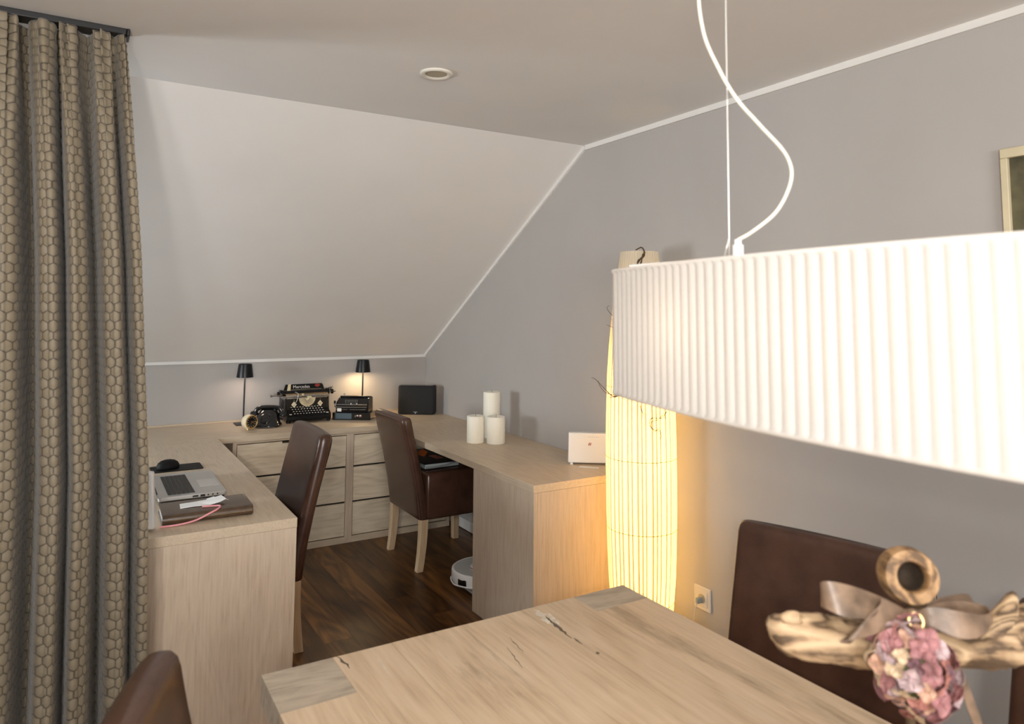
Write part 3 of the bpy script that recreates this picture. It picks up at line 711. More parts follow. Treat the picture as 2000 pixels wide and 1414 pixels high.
alarm_clock()
def telephone():
    t = thing('telephone', 'black rotary telephone with its handset on top', 'telephone', (-1.290, -0.310, T+0.0005), -0.45)
    rings = []
    for z, hx, hy, oy in ((0, 0.088, 0.092, 0), (0.008, 0.090, 0.094, 0), (0.016, 0.088, 0.092, 0), (0.022, 0.080, 0.084, 0), (0.045, 0.076, 0.074, 0.006), (0.07, 0.070, 0.058, 0.014), (0.09, 0.060, 0.044, 0.022), (0.104, 0.046, 0.034, 0.026), (0.110, 0.030, 0.022, 0.028)):
        rings.append([(px, py+oy, z) for px, py in rrect(hx, hy, min(hx, hy)*0.85, 8)])
    mk('body', MB().loft(rings), 'black_gloss', t, smooth='all')
    M = TR(0, -0.052, 0.058) @ RX(math.radians(48))
    dial = mk('dial', MB().lathe([(0.0001, 0), (0.038, 0), (0.040, 0.004), (0.034, 0.008), (0.0001, 0.009)], 36, M), 'black_gloss', t, smooth=True)
    for i in range(10):
        a = math.radians(30+28*i); mk('finger_hole', MB().cyl((0.027*math.cos(a), 0.027*math.sin(a), 0.0075), 0.0045, 0.0016, 12, M), 'black_matte', dial, smooth=True)
    for sx in (-1, 1): mk('cradle_post', MB().box(sx*0.045-0.007, sx*0.045+0.007, -0.004, 0.055, 0.092, 0.112), 'black_gloss', t, bevel=0.004)
    hs = mk('handset', MB().tube(bez([(-0.088, 0.024, 0.088), (-0.074, 0.024, 0.112), (-0.04, 0.024, 0.122), (0.04, 0.024, 0.122), (0.074, 0.024, 0.112), (0.088, 0.024, 0.088)], 5), 0.0145, 14), 'black_gloss', t, smooth='all')
    for sx in (-1, 1):
        mk('earpiece' if sx < 0 else 'mouthpiece', MB().lathe([(0.0001, 0), (0.027, 0), (0.030, 0.005), (0.027, 0.018), (0.016, 0.034), (0.0001, 0.036)], 28, TR(sx*0.092, 0.024, 0.066) @ RY(sx*0.3)), 'black_gloss', hs, smooth=True)
    for i in range(26):
        u = -0.075+0.15*i/25; mk('base_bead', MB().cyl((u, -0.0935, 0.004), 0.0018, 0.003, 6), 'old_steel', t)
telephone()

# ------------------------------------------------------------------ typewriter
def typewriter():
    t = thing('typewriter', 'antique black typewriter with white keys and a lettered paper table', 'typewriter', (-1.0, -0.155, T+0.0005))
    mk('base_frame', MB().box(-0.155, 0.155, -0.125, 0.12, 0.016, 0.040), 'black_satin', t, bevel=0.006)
    for sx in (-1, 1):
        for yy in (-0.105, 0.10): mk('foot', MB().cyl((sx*0.14, yy, 0), 0.014, 0.017, 16), 'black_matte', t, smooth=True)
    # side cheeks
    for sx in (-1, 1):
        poly = [(-0.125, 0.035), (-0.12, 0.055), (-0.075, 0.075), (-0.062, 0.105), (-0.055, 0.165), (0.11, 0.165), (0.115, 0.035)]
        x0 = sx*0.148-0.006
        ck = mk('side_frame', MB().prism(poly, x0, x0+0.012, MYZ), 'black_satin', t, bevel=0.002)
        mk('side_opening', MB().prism([(-0.03, 0.07), (-0.03, 0.14), (0.02, 0.15), (0.06, 0.11), (0.06, 0.07)], sx*0.148-0.0068, sx*0.148+0.0068, MYZ), 'black_matte', ck)
    fp = mk('front_panel', MB().prism([(-0.060, 0.085), (-0.052, 0.165), (-0.040, 0.165), (-0.046, 0.085)], -0.142, 0.142, MYZ), 'black_satin', t)
    # type basket: pale fan in the centre
    tilt = TR(0, -0.060, 0.085) @ RX(math.radians(-6)) @ RX(PI/2)
    fan = []
    for i in range(21): a = PI+PI*i/20; fan.append((0.058*math.cos(a), 0.076+0.058*math.sin(a)))
    mk('type_basket', MB().prism(fan, -0.004, 0.003, tilt), 'gold_paint', fp)
    for i in range(15):
        a = PI+PI*(i+0.5)/15; mk('type_bar', MB().box(0.016, 0.054, -0.0011, 0.0011, 0.003, 0.0055, tilt @ TR(0, 0.076, 0) @ RZ(a)), 'old_steel', fp)
    mk('basket_rim', MB().tube([(tilt @ Vector((0.066*math.cos(PI+PI*i/24), 0.076+0.066*math.sin(PI+PI*i/24), 0.003)))[:] for i in range(25)], 0.0028, 6), 'black_satin', fp, smooth='all')
    for sx in (-1, 1):
        mk('emblem', MB().prism([(sx*0.092-0.019, 0.034), (sx*0.092, 0.012), (sx*0.092+0.019, 0.034), (sx*0.092, 0.056)], 0.0, 0.0028, tilt), 'cream', fp)
        mk('emblem_mark', MB().lathe([(0.004, 0.0029), (0.007, 0.0029), (0.007, 0.0036), (0.004, 0.0036), (0.004, 0.0029)], 16, tilt @ TR(sx*0.092, 0.034 if sx > 0 else 0.027, 0)) if sx > 0 else MB().cyl((sx*0.092, 0.029, 0.0028), 0.003, 0.0008, 10, tilt), 'stitch', fp)
        mk('screw', MB().cyl((sx*0.092, 0.064, 0.0), 0.0025, 0.003, 10, tilt), 'chrome', fp)
    # gilt scrollwork under the basket
    for i, xx in enumerate((-0.034, -0.016, 0.002, 0.018, 0.034)):
        pts = [tilt @ Vector((xx+0.0062*math.cos(a)*(1 if i % 2 else 0.8), 0.008+0.0058*math.sin(a), 0.003)) for a in np.linspace(0, 5.3, 14)]
        pts.append(tilt @ Vector((xx+0.009, -0.004 if i == 0 else 0.014, 0.003)))
        mk('gilt_scroll', MB().tube(pts, 0.0014, 5), 'gold_paint', fp, smooth='all')
    # keyboard
    kb = mk('keyboard_bed', MB().prism([(-0.128, 0.036), (-0.128, 0.045), (-0.060, 0.085), (-0.046, 0.085), (-0.046, 0.036)], -0.140, 0.140, MYZ), 'black_matte', t)
    key = None
    for r_ in range(4):
        for c_ in range(11):
            x = -0.108+c_*0.0205+r_*0.004-0.004; y = -0.066-r_*0.0175; z = 0.099-r_*0.0125
            if key is None:
                key = mk('key', MB().lathe([(0.0058, -0.001), (0.0058, 0.0036), (0.0040, 0.0046), (0.0001, 0.0048)], 12), 'key_white', kb, smooth=True, loc=(x, y, z))
                ring = mk('key_ring', MB().lathe([(0.0020, -0.014), (0.0066, -0.002), (0.0066, 0.0012), (0.0056, 0.0012)], 12), 'black_satin', kb, loc=(x, y, z))
            else:
                o = key.copy(); COL.objects.link(o); o.location = (x, y, z); o.parent = kb
                o = ring.copy(); COL.objects.link(o); o.location = (x, y, z); o.parent = kb
    mk('space_bar', MB().box(-0.09, 0.10, -0.134, -0.124, 0.048, 0.055), 'black_matte', kb, bevel=0.003)
    for sx in (-1, 1): mk('shift_key', MB().cyl((sx*0.128, -0.118, 0.058), 0.009, 0.004, 14), 'key_white', kb, smooth=True)
    # carriage
    cr = mk('carriage_rail', MB().box(-0.175, 0.165, -0.048, -0.038, 0.168, 0.178).box(-0.165, 0.16, -0.055, 0.05, 0.158, 0.167), 'old_steel', t, bevel=0.002)
    mk('platen', MB().cyl((0, 0, -0.168), 0.019, 0.335, 28, TR(0, -0.01, 0.192) @ RY(PI/2)), 'black_matte', t, smooth=True)
    mk('scale_bar', MB().box(-0.145, 0.155, -0.040, -0.036, 0.176, 0.186), 'chrome', cr)
    mk('guide_bar', MB().box(-0.15, 0.150, -0.044, -0.038, 0.189, 0.192), 'brass', cr)
    mk('card_holder', MB().box(-0.038, -0.022, -0.048, -0.044, 0.172, 0.192), 'gold_paint', cr)
    mk('ribbon_vibrator', MB().box(0.0, 0.03, -0.056, -0.050, 0.160, 0.172), 'gold_paint', cr)
    for sx, l in ((-1, 0.035), (1, 0.028)):
        kn = mk('platen_knob', MB().lathe([(0.0001, 0), (0.014, 0), (0.017, 0.004), (0.017, 0.014), (0.011, 0.018), (0.0001, 0.018)], 20, TR(sx*(0.168+0.014), -0.01, 0.192) @ RY(sx*PI/2)), 'black_satin', t, smooth=True)
        mk('knob_shaft', MB().cyl((0, 0, 0), 0.004, l+0.02, 10, TR(sx*0.168, -0.01, 0.192) @ RY(sx*PI/2)), 'chrome', kn)
    mk('return_lever', MB().tube(bez([(-0.165, -0.03, 0.185), (-0.20, -0.035, 0.184), (-0.238, -0.035, 0.184)], 4), 0.0035, 8).lathe([(0.0001, 0), (0.010, 0), (0.006, 0.012), (0.003, 0.016)], 14, TR(-0.250, -0.035, 0.184) @ RY(PI/2)), 'old_steel', t, smooth=True)
    mk('line_lever', MB().tube(bez([(-0.085, -0.05, 0.205), (-0.065, -0.058, 0.19), (-0.072, -0.062, 0.15), (-0.085, -0.062, 0.130)], 5), 0.003, 8), 'old_steel', t, smooth='all')
    for sx in (-1, 1):
        mk('carriage_end', MB().lathe([(0.0001, -0.006), (0.026, -0.006), (0.026, 0.006), (0.0001, 0.006)], 24, TR(sx*0.160, -0.008, 0.190) @ RY(PI/2)).cbox((sx*0.165, 0.02, 0.20), (0.02, 0.04, 0.03)), 'black_satin', t, smooth=True)
    for i in range(4):
        mk('release_lever', MB().tube([(0.165+0.006*i, -0.005, 0.20), (0.172+0.008*i, 0.0, 0.222+0.006*(i % 2))], 0.0035, 6), 'old_steel' if i % 2 else 'black_satin', t)
    # lettered paper table leaning back
    PTM = TR(0, 0.016, 0.210) @ RX(math.radians(62))
    pt = mk('paper_table', MB().prism([(-0.150, 0), (0.146, 0), (0.128, 0.046), (-0.132, 0.046)], -0.003, 0.0, PTM), 'black_satin', t, bevel=0.001)
    e = PTM.to_euler()
    tp = PTM @ Vector((-0.022, 0.024, 0.0006))
    text_mesh('Mercedes', 0.033, 'key_white', 'lettering', pt, tp, e, 0.0004, xs=0.92)
    mk('gem_decal', MB().prism([(0.072, 0.030), (0.086, 0.042), (0.102, 0.042), (0.116, 0.032), (0.094, 0.016)], 0.0001, 0.0006, PTM), 'red_dark', pt)
    mk('gilt_line', MB().box(-0.11, 0.12, 0.004, 0.0052, 0.0001, 0.0006, PTM), 'gold_paint', pt)
    mk('paper_guide', MB().prism([(-0.128, -0.012), (-0.104, -0.012), (-0.094, 0.046), (-0.114, 0.046)], 0.0008, 0.0025, PTM), 'gold_paint', pt)
    mk('side_clip', MB().tube([(0.140, 0.020, 0.212), (0.135, 0.04, 0.25)], 0.003, 6), 'chrome', pt)
typewriter()

# ------------------------------------------------------------------ calculating machine
def calculator():
    t = thing('calculating_machine', 'old mechanical calculating machine on a slate-blue plinth', 'calculator', (-0.672, -0.262, T+0.0005), math.radians(-34))
    W = 0.138
    bs = mk('plinth', MB().box(-W, W, -0.075, 0.075, 0, 0.052), 'black_gloss', t, bevel=0.003)
    mk('blue_panel', MB().box(-W+0.022, 0.002, -0.0775, -0.0752, 0.008, 0.047), 'slate_blue', bs)
    mk('red_badge', MB().cyl((0.066, 0.030, 0.0752), 0.013, 0.002, 20, RX(PI/2)), 'maroon', bs, smooth=True)
    for xx in (0.045, 0.066): mk('counter_window', MB().box(xx-0.006, xx+0.006, -0.079, -0.0752, 0.028, 0.036), 'key_white', bs)
    mk('lever_slot', MB().box(0.028, 0.032, -0.079, -0.0752, 0.020, 0.036), 'chrome', bs)
    poly = [(-0.062, 0.053), (-0.062, 0.078), (-0.052, 0.092), (-0.040, 0.120), (-0.018, 0.146), (0.012, 0.152), (0.05, 0.140), (0.06, 0.053)]
    bd = mk('body', MB().prism(poly, -W+0.026, W-0.030, MYZ), 'black_gloss', t, bevel=0.002)
    mk('end_plate', MB().prism([(-0.066, 0.053), (-0.066, 0.10), (-0.045, 0.150), (0.02, 0.160), (0.06, 0.150), (0.064, 0.053)], W-0.030, W-0.018, MYZ), 'black_gloss', t, bevel=0.002)
    mk('end_plate', MB().prism([(-0.064, 0.053), (-0.064, 0.09), (-0.045, 0.125), (0.02, 0.148), (0.06, 0.14), (0.064, 0.053)], -W+0.020, -W+0.026, MYZ), 'black_gloss', t, bevel=0.002)
    mk('rail', MB().box(-W+0.026, W-0.03, -0.072, -0.064, 0.088, 0.0915), 'chrome', bd)
    mk('rail', MB().box(-W+0.026, W-0.03, -0.067, -0.060, 0.106, 0.1085), 'old_steel', bd)
    mk('rail', MB().box(-W+0.022, -0.03, -0.075, -0.068, 0.0725, 0.0745), 'chrome', bd)
    for i in range(14):
        mk('counter_digit', MB().box(-0.012+i*0.008, -0.008+i*0.008, -0.068, -0.0615, 0.070, 0.0745), 'chrome', bd)
    for i in range(9):
        x = -0.052+i*0.0105
        mk('setting_lever', MB().tube([(x, -0.040, 0.124), (x, -0.050, 0.128-0.012*((i*7) % 4)/4)], 0.0014, 5), 'chrome', bd)
        mk('slot', MB().box(x-0.001, x+0.001, -0.0465, -0.030, 0.112, 0.138, ), 'old_steel', bd)
    for i in (4, 8): mk('lever_tip', MB().cyl((0, 0, 0), 0.0042, 0.004, 10, TR(-0.052+i*0.0105, -0.052, 0.112) @ RX(PI/2)), 'key_white', bd, smooth=True)
    mk('tag', MB().box(-W+0.036, -W+0.066, -0.078, -0.076, 0.060, 0.082), 'key_white', bd)
    mk('top_bar', MB().box(-W+0.035, W-0.018, -0.006, 0.012, 0.150, 0.162), 'black_gloss', bd, bevel=0.002)
    for i in range(5): mk('stud', MB().cyl((-0.02+i*0.014, 0.0, 0.160), 0.003, 0.006, 8), 'brass', bd, smooth=True)
    mk('wing_nut', MB().prism([(-0.010, 0.020), (0.010, 0.020), (0.003, 0.006), (0.003, 0), (-0.003, 0), (-0.003, 0.006)], -0.003, 0.003, TR(-0.075, 0.0, 0.160) @ RX(PI/2)), 'old_steel', t)
    mk('crank', MB().tube([(-W+0.02, -0.03, 0.085), (-W+0.005, -0.03, 0.085), (-W+0.003, -0.03, 0.115)], 0.004, 8).cyl((-W+0.003, -0.03, 0.108), 0.007, 0.022, 12), 'black_gloss', t, smooth=True)
calculator()

# ------------------------------------------------------------------ speaker, candles, router
def speaker():
    t = thing('wireless_speaker', 'black cloth-covered speaker box standing in the corner', 'speaker', (-0.178, -0.262, T+0.0005), math.radians(-33))
    rings = []
    for z, ins in ((0.0, 0.012), (0.003, 0.004), (0.012, 0.0), (0.204, 0.0), (0.212, 0.004), (0.2155, 0.012)):
        rings.append([(px, py, z) for px, py in rrect(0.140-ins, 0.055-ins*0.8, 0.024, 6)])
    mk('cabinet', MB().loft(rings), 'speaker_cloth', t, smooth=True, angle=60)
    mk('top_panel', MB().prism(rrect(0.124, 0.041, 0.016, 5), 0.2150, 0.2168), 'black_gloss', t)
    text_mesh('DENON', 0.0075, 'key_white', 'lettering', t, (-0.004, -0.0556, 0.020), (PI/2, 0, 0), 0.0003)
    mk('status_light', MB().cyl((-0.004, 0.0115, 0.0548), 0.002, 0.0012, 10, RX(PI/2)), 'led_blue', t)
speaker()
def candle(label, x, y, r, h):
    t = thing('pillar_candle', label, 'candle', (x, y, T+0.0005), random.random(), 'white pillar candles')
    mk('wax', MB().lathe([(0.0001, 0), (r-0.003, 0), (r, 0.003), (r, h-0.006), (r-0.002, h-0.001), (r-0.006, h), (r-0.012, h-0.003), (r*0.45, h-0.005), (0.0001, h-0.006)], 44), 'candle_wax', t, smooth='all')
    mk('wick', MB().tube([(0, 0, h-0.008), (0.0005, 0, h+0.004), (0.002, 0, h+0.010)], 0.0011, 6), 'wick', t, smooth='all')
candle('short white pillar candle, the left one in front of the tall candle', -0.338, -1.500, 0.053, 0.158)
candle('short white pillar candle, the right one in front of the tall candle', -0.246, -1.585, 0.055, 0.158)
candle('tall white pillar candle behind the two short candles', -0.168, -1.395, 0.054, 0.280)
def router():
    t = thing('router', 'white upright router with a small red mark beside the floor lamp', 'router', (-0.105, -2.310, T+0.0005), math.radians(-36))
    poly = [(-0.108, 0.012), (-0.112, 0.160), (0.100, 0.163), (0.104, 0.012)]
    mk('housing', MB().prism([(-0.109, 0.008), (0.106, 0.008), (0.102, 0.160), (-0.105, 0.160)], -0.022, 0.022, RX(PI/2)), 'white_plastic', t, bevel=0.006, seg=3)
    for sx in (-1, 1): mk('foot', MB().prism([(-0.008, 0), (0.008, 0), (0.005, 0.014), (-0.005, 0.014)], -0.03, 0.03, TR(sx*0.09, 0, 0) @ RX(PI/2)), 'white_plastic', t, bevel=0.001)
    M = TR(0.004, -0.0222, 0.103) @ RX(PI/2)
    mk('red_mark', MB().prism([(-0.008, -0.006), (-0.003, -0.006), (0.001, 0.008), (-0.004, 0.008)], 0, 0.0006, M).prism([(0.0, -0.006), (0.004, -0.006), (0.008, 0.008), (0.004, 0.008)], 0, 0.0006, M), 'red_dark', t)
    for i in range(6): mk('indicator', MB().box(-0.004+i*0.010, 0.0+i*0.010, -0.0227, -0.0221, 0.140, 0.142), 'grey_page', t)
router()
tag(mk('paper_slip', MB().box(-0.05, 0.05, -0.012, 0.012, 0, 0.0015), 'paper_white', loc=(-0.155, -2.375, T+0.0006), rot=(0, 0, math.radians(-48))), 'small white paper slip lying in front of the router', 'paper')

# ------------------------------------------------------------------ laptop corner
def laptop():
    t = thing('laptop', 'open silver laptop with black keys on the worktop by the curtain', 'laptop', (-1.963, -1.850, T+0.0005), 0)
    hx, hy = 0.130, 0.222      # depth along x (user at +x), width along y
    base = mk('base', MB().prism(rrect(hx, hy, 0.012, 4), 0.010, 0.026), 'aluminium', t, bevel=0.002)
    mk('underside', MB().prism(rrect(hx-0.006, hy-0.006, 0.010, 4), 0.001, 0.010), 'port_dark', t)
    kw = mk('keyboard_well', MB().box(-0.092, 0.012, -0.190, 0.165, 0.0262, 0.0268), 'aluminium', base)
    kme = None
    for r_ in range(6):
        for c_ in range(15):
            x = -0.083+r_*0.0172; y = -0.181+c_*0.0240
            if kme is None: kme = mk('key', MB().box(-0.0078, 0.0078, -0.0113, 0.0113, 0, 0.0016), 'port_dark', kw, loc=(x, y, 0.0268)); 
            else:
                o = kme.copy(); COL.objects.link(o); o.parent = kw; o.location = (x, y, 0.0268)
    mk('touchpad', MB().box(0.042, 0.106, -0.095, 0.035, 0.0262, 0.0266), 'alu_light', base)
    mk('touchpad_button', MB().box(0.107, 0.118, -0.095, 0.035, 0.0262, 0.0267), 'alu_light', base)
    # ports on the near side (-y)
    for x0, x1, z0, z1 in ((-0.002, 0.020, 0.0145, 0.0215), (0.028, 0.046, 0.013, 0.022)): mk('port', MB().box(x0, x1, -hy-0.0008, -hy+0.004, z0, z1), 'port_dark', base)
    for x in (0.058, 0.076, 0.094): mk('socket', MB().cyl((0, 0, 0), 0.0032, 0.0012, 12, TR(x, -hy+0.0004, 0.018) @ RX(PI/2)), 'port_dark', base)
    lid = TR(-0.132, 0, 0.024) @ RY(math.radians(-16))
    sc_ = mk('screen_lid', MB().box(-0.007, 0.0, -hy, hy, 0, 0.245, lid), 'aluminium', t, bevel=0.003)
    mk('display', MB().box(0.0002, 0.0008, -hy+0.012, hy-0.012, 0.018, 0.232, lid), 'screen_dark', sc_)
    mk('hinge', MB().cyl((0, 0, -0.15), 0.006, 0.30, 12, TR(-0.130, 0, 0.022) @ RX(PI/2)), 'port_dark', t)
laptop()
mp = tag(mk('mouse_pad', MB().prism(rrect(0.115, 0.075, 0.012, 4), 0, 0.003), 'black_matte', loc=(-1.955, -1.385, T+0.0005)), 'black rectangular mouse pad beyond the laptop', 'mouse pad')
def mouse():
    t = thing('computer_mouse', 'black corded computer mouse on the black pad', 'mouse', (-1.995, -1.395, T+0.0037), 0.2)
    rings = []
    for z, sx, sy in ((0, 0.95, 0.95), (0.006, 1, 1), (0.016, 0.96, 0.95), (0.025, 0.84, 0.80), (0.032, 0.6, 0.55), (0.0355, 0.3, 0.25)):
        rings.append([(0.054*sx*math.cos(a)-0.004*(1-sx), 0.036*sy*math.sin(a), z*1.25) for a in np.linspace(0, 2*PI, 28, endpoint=False)])
    mk('body', MB().loft(rings), 'black_matte', t, smooth='all')
    mk('scroll_wheel', MB().cyl((0, 0, -0.004), 0.009, 0.008, 16, TR(-0.028, 0, 0.027) @ RX(PI/2)), 'black_gloss', t, smooth=True)
    mk('cord', MB().tube(bez([(-0.055, 0, 0.008), (-0.09, 0.015, 0.010), (-0.13, 0.06, 0.003), (-0.20, 0.10, -0.001), (-0.27, 0.11, -0.001)], 6), 0.0018, 6), 'black_matte', t, smooth='all')
mouse()
def portfolio():
    t = thing('portfolio', 'shiny dark brown leather portfolio lying in front of the laptop', 'portfolio', (-1.945, -2.292, T+0.0005), -0.02)
    hx, hy, h = 0.158, 0.105, 0.033
    n_ = 9; ring = []
    for i in range(n_): a = -PI/2-PI*i/(n_-1); ring.append((-hy+0.018+0.018*math.cos(a), 0.018+0.018*math.sin(a)))
    outer = ring+[(hy, h), (hy, h-0.005)]+[(-hy+0.02, h-0.005)]+[(-hy+0.018+0.013*math.cos(-PI/2-PI*i/(n_-1)), 0.018+0.013*math.sin(-PI/2-PI*i/(n_-1))) for i in reversed(range(n_))]+[(hy, 0.005), (hy, 0.0)]
    mk('cover', MB().prism(outer, -hx, hx, MYZ), 'dark_leather', t, smooth=True, angle=50)
    mk('pages', MB().box(-hx+0.004, hx-0.008, -hy+0.014, hy-0.006, 0.0055, h-0.0055), 'paper_white', t)
    st = MB().tube([(-hx+0.006, -hy+0.03, h+0.0004), (hx-0.006, -hy+0.03, h+0.0004), (hx-0.006, hy-0.006, h+0.0004)], 0.0009, 5)
    st.tube([(hx-0.004, -hy-0.0003, 0.018), (-hx+0.004, -hy-0.0003, 0.018)], 0.0005, 5)
    mk('stitching', st, 'stitch', t)
portfolio()
pp = thing('folded_paper', 'crumpled white paper lying on the brown portfolio', 'paper', (-1.963, -2.285, T+0.0352), 0.0)
pts = [((-0.075, -0.03), 0.001), ((-0.03, -0.03), 0.003), ((0.03, -0.032), 0.002), ((0.065, -0.036), 0.010), ((0.088, -0.025), 0.016), ((0.078, 0.03), 0.018), ((0.03, 0.034), 0.006), ((-0.02, 0.034), 0.003), ((-0.07, 0.036), 0.001)]
m_ = MB(); top = [(p[0], p[1], z+0.002) for p, z in pts]; bot = [(p[0], p[1], z) for p, z in pts]; k_ = len(pts)
def zfan(l): return [(0.0, 0.0, sum(p[2] for p in l)/len(l))]
m_.add(top+bot+[(0.0, 0, 0.006), (0, 0, 0.004)], [(i, (i+1) % k_, 2*k_) for i in range(k_)]+[((i+1) % k_+k_, i+k_, 2*k_+1) for i in range(k_)]+[(i, i+k_, (i+1) % k_+k_, (i+1) % k_) for i in range(k_)])
mk('sheet', m_, 'paper_white', pp)
mk('folded_strip', MB().strip([((0.035, 0.02, 0.010), (0.02, -0.03, 0)), ((0.06, 0.018, 0.016), (0.018, -0.03, 0)), ((0.09, -0.012, 0.012), (0.014, -0.028, 0))], 0, 0.0012), 'paper_white', pp)
cb = bez([(-2.115, -2.409, T+0.0045), (-2.06, -2.412, T+0.0045), (-2.00, -2.407, T+0.010), (-1.955, -2.406, T+0.026), (-1.918, -2.395, T+0.039), (-1.905, -2.368, T+0.042), (-1.925, -2.351, T+0.041), (-1.965, -2.341, T+0.041)], 7)
tag(mk('cable', MB().tube(cb, 0.0034, 8), 'pink_rubber', smooth='all'), 'pink cable looping over the brown portfolio', 'cable')
wb = thing('white_panel_device', 'white upright plastic device at the edge of the curtain before the laptop', 'device', (-2.232, -2.40, T+0.0005), math.radians(-12))
mk('housing', MB().prism([(-0.10, 0.006), (0.104, 0.006), (0.092, 0.205), (-0.10, 0.205)], -0.018, 0.018, RX(PI/2)), 'white_plastic', wb, bevel=0.007, seg=3)
mk('foot', MB().box(-0.07, 0.07, -0.03, 0.03, 0, 0.008), 'white_plastic', wb, bevel=0.002)
mk('back_plate', MB().prism([(-0.092, 0.016), (0.096, 0.016), (0.085, 0.197), (-0.092, 0.197)], -0.021, -0.0185, RX(PI/2)), 'offwhite_plastic', wb, bevel=0.001)

# ------------------------------------------------------------------ book on the seat, robot vacuum
bkx = thing('book', 'black book with orange print lying on the seat of the candle-desk chair', 'book', (-0.445, -1.035, 0.5700), 0.0)
mk('text_block', MB().box(-0.112, 0.118, -0.226, 0.226, 0.0025, 0.0275), 'grey_page', bkx)
cv = mk('cover', MB().box(-0.118, 0.122, -0.232, 0.232, 0.0275, 0.0305).box(-0.118, 0.122, -0.232, 0.232, 0.0, 0.0025).box(0.118, 0.122, -0.232, 0.232, 0.0025, 0.0275), 'book_black', bkx)
mk('orange_arrow', MB().prism([(0.066, 0.21), (0.056, 0.105), (-0.024, -0.020), (-0.050, 0.10)], 0.0306, 0.0311), 'orange_print', cv)
text_mesh('002', 0.075, 'salmon_print', 'lettering', cv, (0.036, -0.062, 0.0309), (0, 0, -PI/2+0.1), 0.0002, xs=1.05)
mk('loose_page', MB().strip([((-0.11, -0.236, 0.012), (0, 0.03, 0.010)), ((-0.05, -0.238, 0.010), (0, 0.02, 0.006)), ((0.03, -0.236, 0.014), (0, 0.02, 0.006)), ((0.09, -0.226, 0.028), (0, 0.03, 0.006))], 0, 0.001), 'grey_page', bkx)

def robot():
    t = thing('robot_vacuum', 'white round robot vacuum parked under the candle worktop', 'robot vacuum', (-0.385, -1.690, 0.013), 0)
    R = 0.176
    mk('body', MB().lathe([(0.0001, 0.012), (R-0.03, 0.012), (R-0.006, 0.020), (R, 0.034), (R, 0.074), (R-0.002, 0.082), (R-0.010, 0.086), (R-0.012, 0.083), (0.0001, 0.083)], 72), 'white_plastic', t, smooth=True, angle=30)
    mk('top_plate', MB().cyl((0, 0, 0.083), R-0.014, 0.0022, 72), 'robot_grey', t, smooth=True)
    tr = mk('turret', MB().cyl((-0.035, -0.01, 0.085), 0.045, 0.016, 40), 'white_plastic', t, smooth=True, bevel=0.003)
    mk('red_band', MB().lathe([(0.0452, 0.091), (0.0456, 0.091), (0.0456, 0.096), (0.0452, 0.096), (0.0452, 0.091)], 40, TR(-0.035, -0.01, 0)), 'red_dark', tr)
    mk('side_sensor', MB().box(-R-0.001, -R+0.02, -0.035, 0.03, 0.024, 0.064, RZ(0.35)), 'black_gloss', t, bevel=0.008)
    mk('bumper', MB().tube([((R+0.003)*math.cos(a), (R+0.003)*math.sin(a), 0.020+0.010*abs(math.sin(a*2))) for a in np.linspace(2.6, 4.6, 24)], 0.004, 6), 'white_plastic', t, smooth='all')
    mk('lettering_bar', MB().box(-0.125, -0.095, -0.035, -0.032, 0.0853, 0.0857), 'grey_page', t)
    for yy in (-0.11, 0.11): mk('wheel', MB().cyl((0, 0, -0.012), 0.03, 0.024, 20, TR(0, yy, 0.0305) @ RX(PI/2)), 'black_matte', t, smooth=True)
robot()
dk = thing('charging_dock', 'white charging base plate under the robot vacuum', 'dock', (-0.255, -1.715, 0), 0)
mk('ramp', MB().prism([(-0.245, 0.0), (0.235, 0.0), (0.235, 0.012), (-0.235, 0.004)], -0.17, 0.17, RX(PI/2)), 'robot_grey', dk)
mk('tower', MB().box(0.165, 0.235, -0.14, 0.14, 0.012, 0.30), 'white_plastic', dk, bevel=0.01)

# ------------------------------------------------------------------ outlet and plug, downlight, picture
ot = thing('wall_outlet', 'cream wall socket low on the grey wall behind the dining chair', 'outlet', (0, -2.992, 0.292), 0)
mk('cover_plate', MB().box(-0.009, -0.0002, -0.047, 0.047, -0.049, 0.049), 'offwhite_plastic', ot, bevel=0.003)
mk('insert', MB().box(-0.012, -0.009, -0.031, 0.031, -0.032, 0.032), 'offwhite_plastic', ot, bevel=0.002)
mk('socket_well', MB().cyl((0, 0, 0), 0.0195, 0.001, 28, TR(-0.012, 0, 0) @ RY(-PI/2)), 'downlight_inner', ot, smooth=True)
pg = thing('power_plug', 'small pale plug and thin cable in the wall socket', 'plug', (-0.012, -2.992, 0.292), 0)
mk('plug_body', MB().cbox((-0.016, 0, -0.004), (0.030, 0.014, 0.024)), 'grey_page', pg, bevel=0.003)
mk('cord', MB().tube(bez([(-0.030, 0, -0.012), (-0.038, 0.004, -0.05), (-0.036, 0.012, -0.085), (-0.030, 0.04, -0.105), (-0.028, 0.09, -0.105), (-0.04, 0.14, -0.20), (-0.06, 0.16, -0.285)], 6), 0.0024, 6), 'cable_clear', pg, smooth='all')
dlt = thing('downlight', 'small round recessed downlight in the white ceiling', 'downlight', (-1.244, -2.829, ZC-0.0005))
mk('ring', MB().lathe([(0.044, 0.0), (0.064, 0.0), (0.0645, -0.004), (0.060, -0.0085), (0.050, -0.0085), (0.043, -0.004), (0.044, 0.0)], 48), 'offwhite_plastic', dlt, smooth=True, angle=50)
mk('lens', MB().cyl((0, 0, -0.003), 0.0435, 0.0025, 40), 'downlight_inner', dlt, smooth=True)
pf = thing('picture_frame', 'narrow pale framed picture at the right edge of the grey wall', 'picture', (0, -4.56, 1.62))
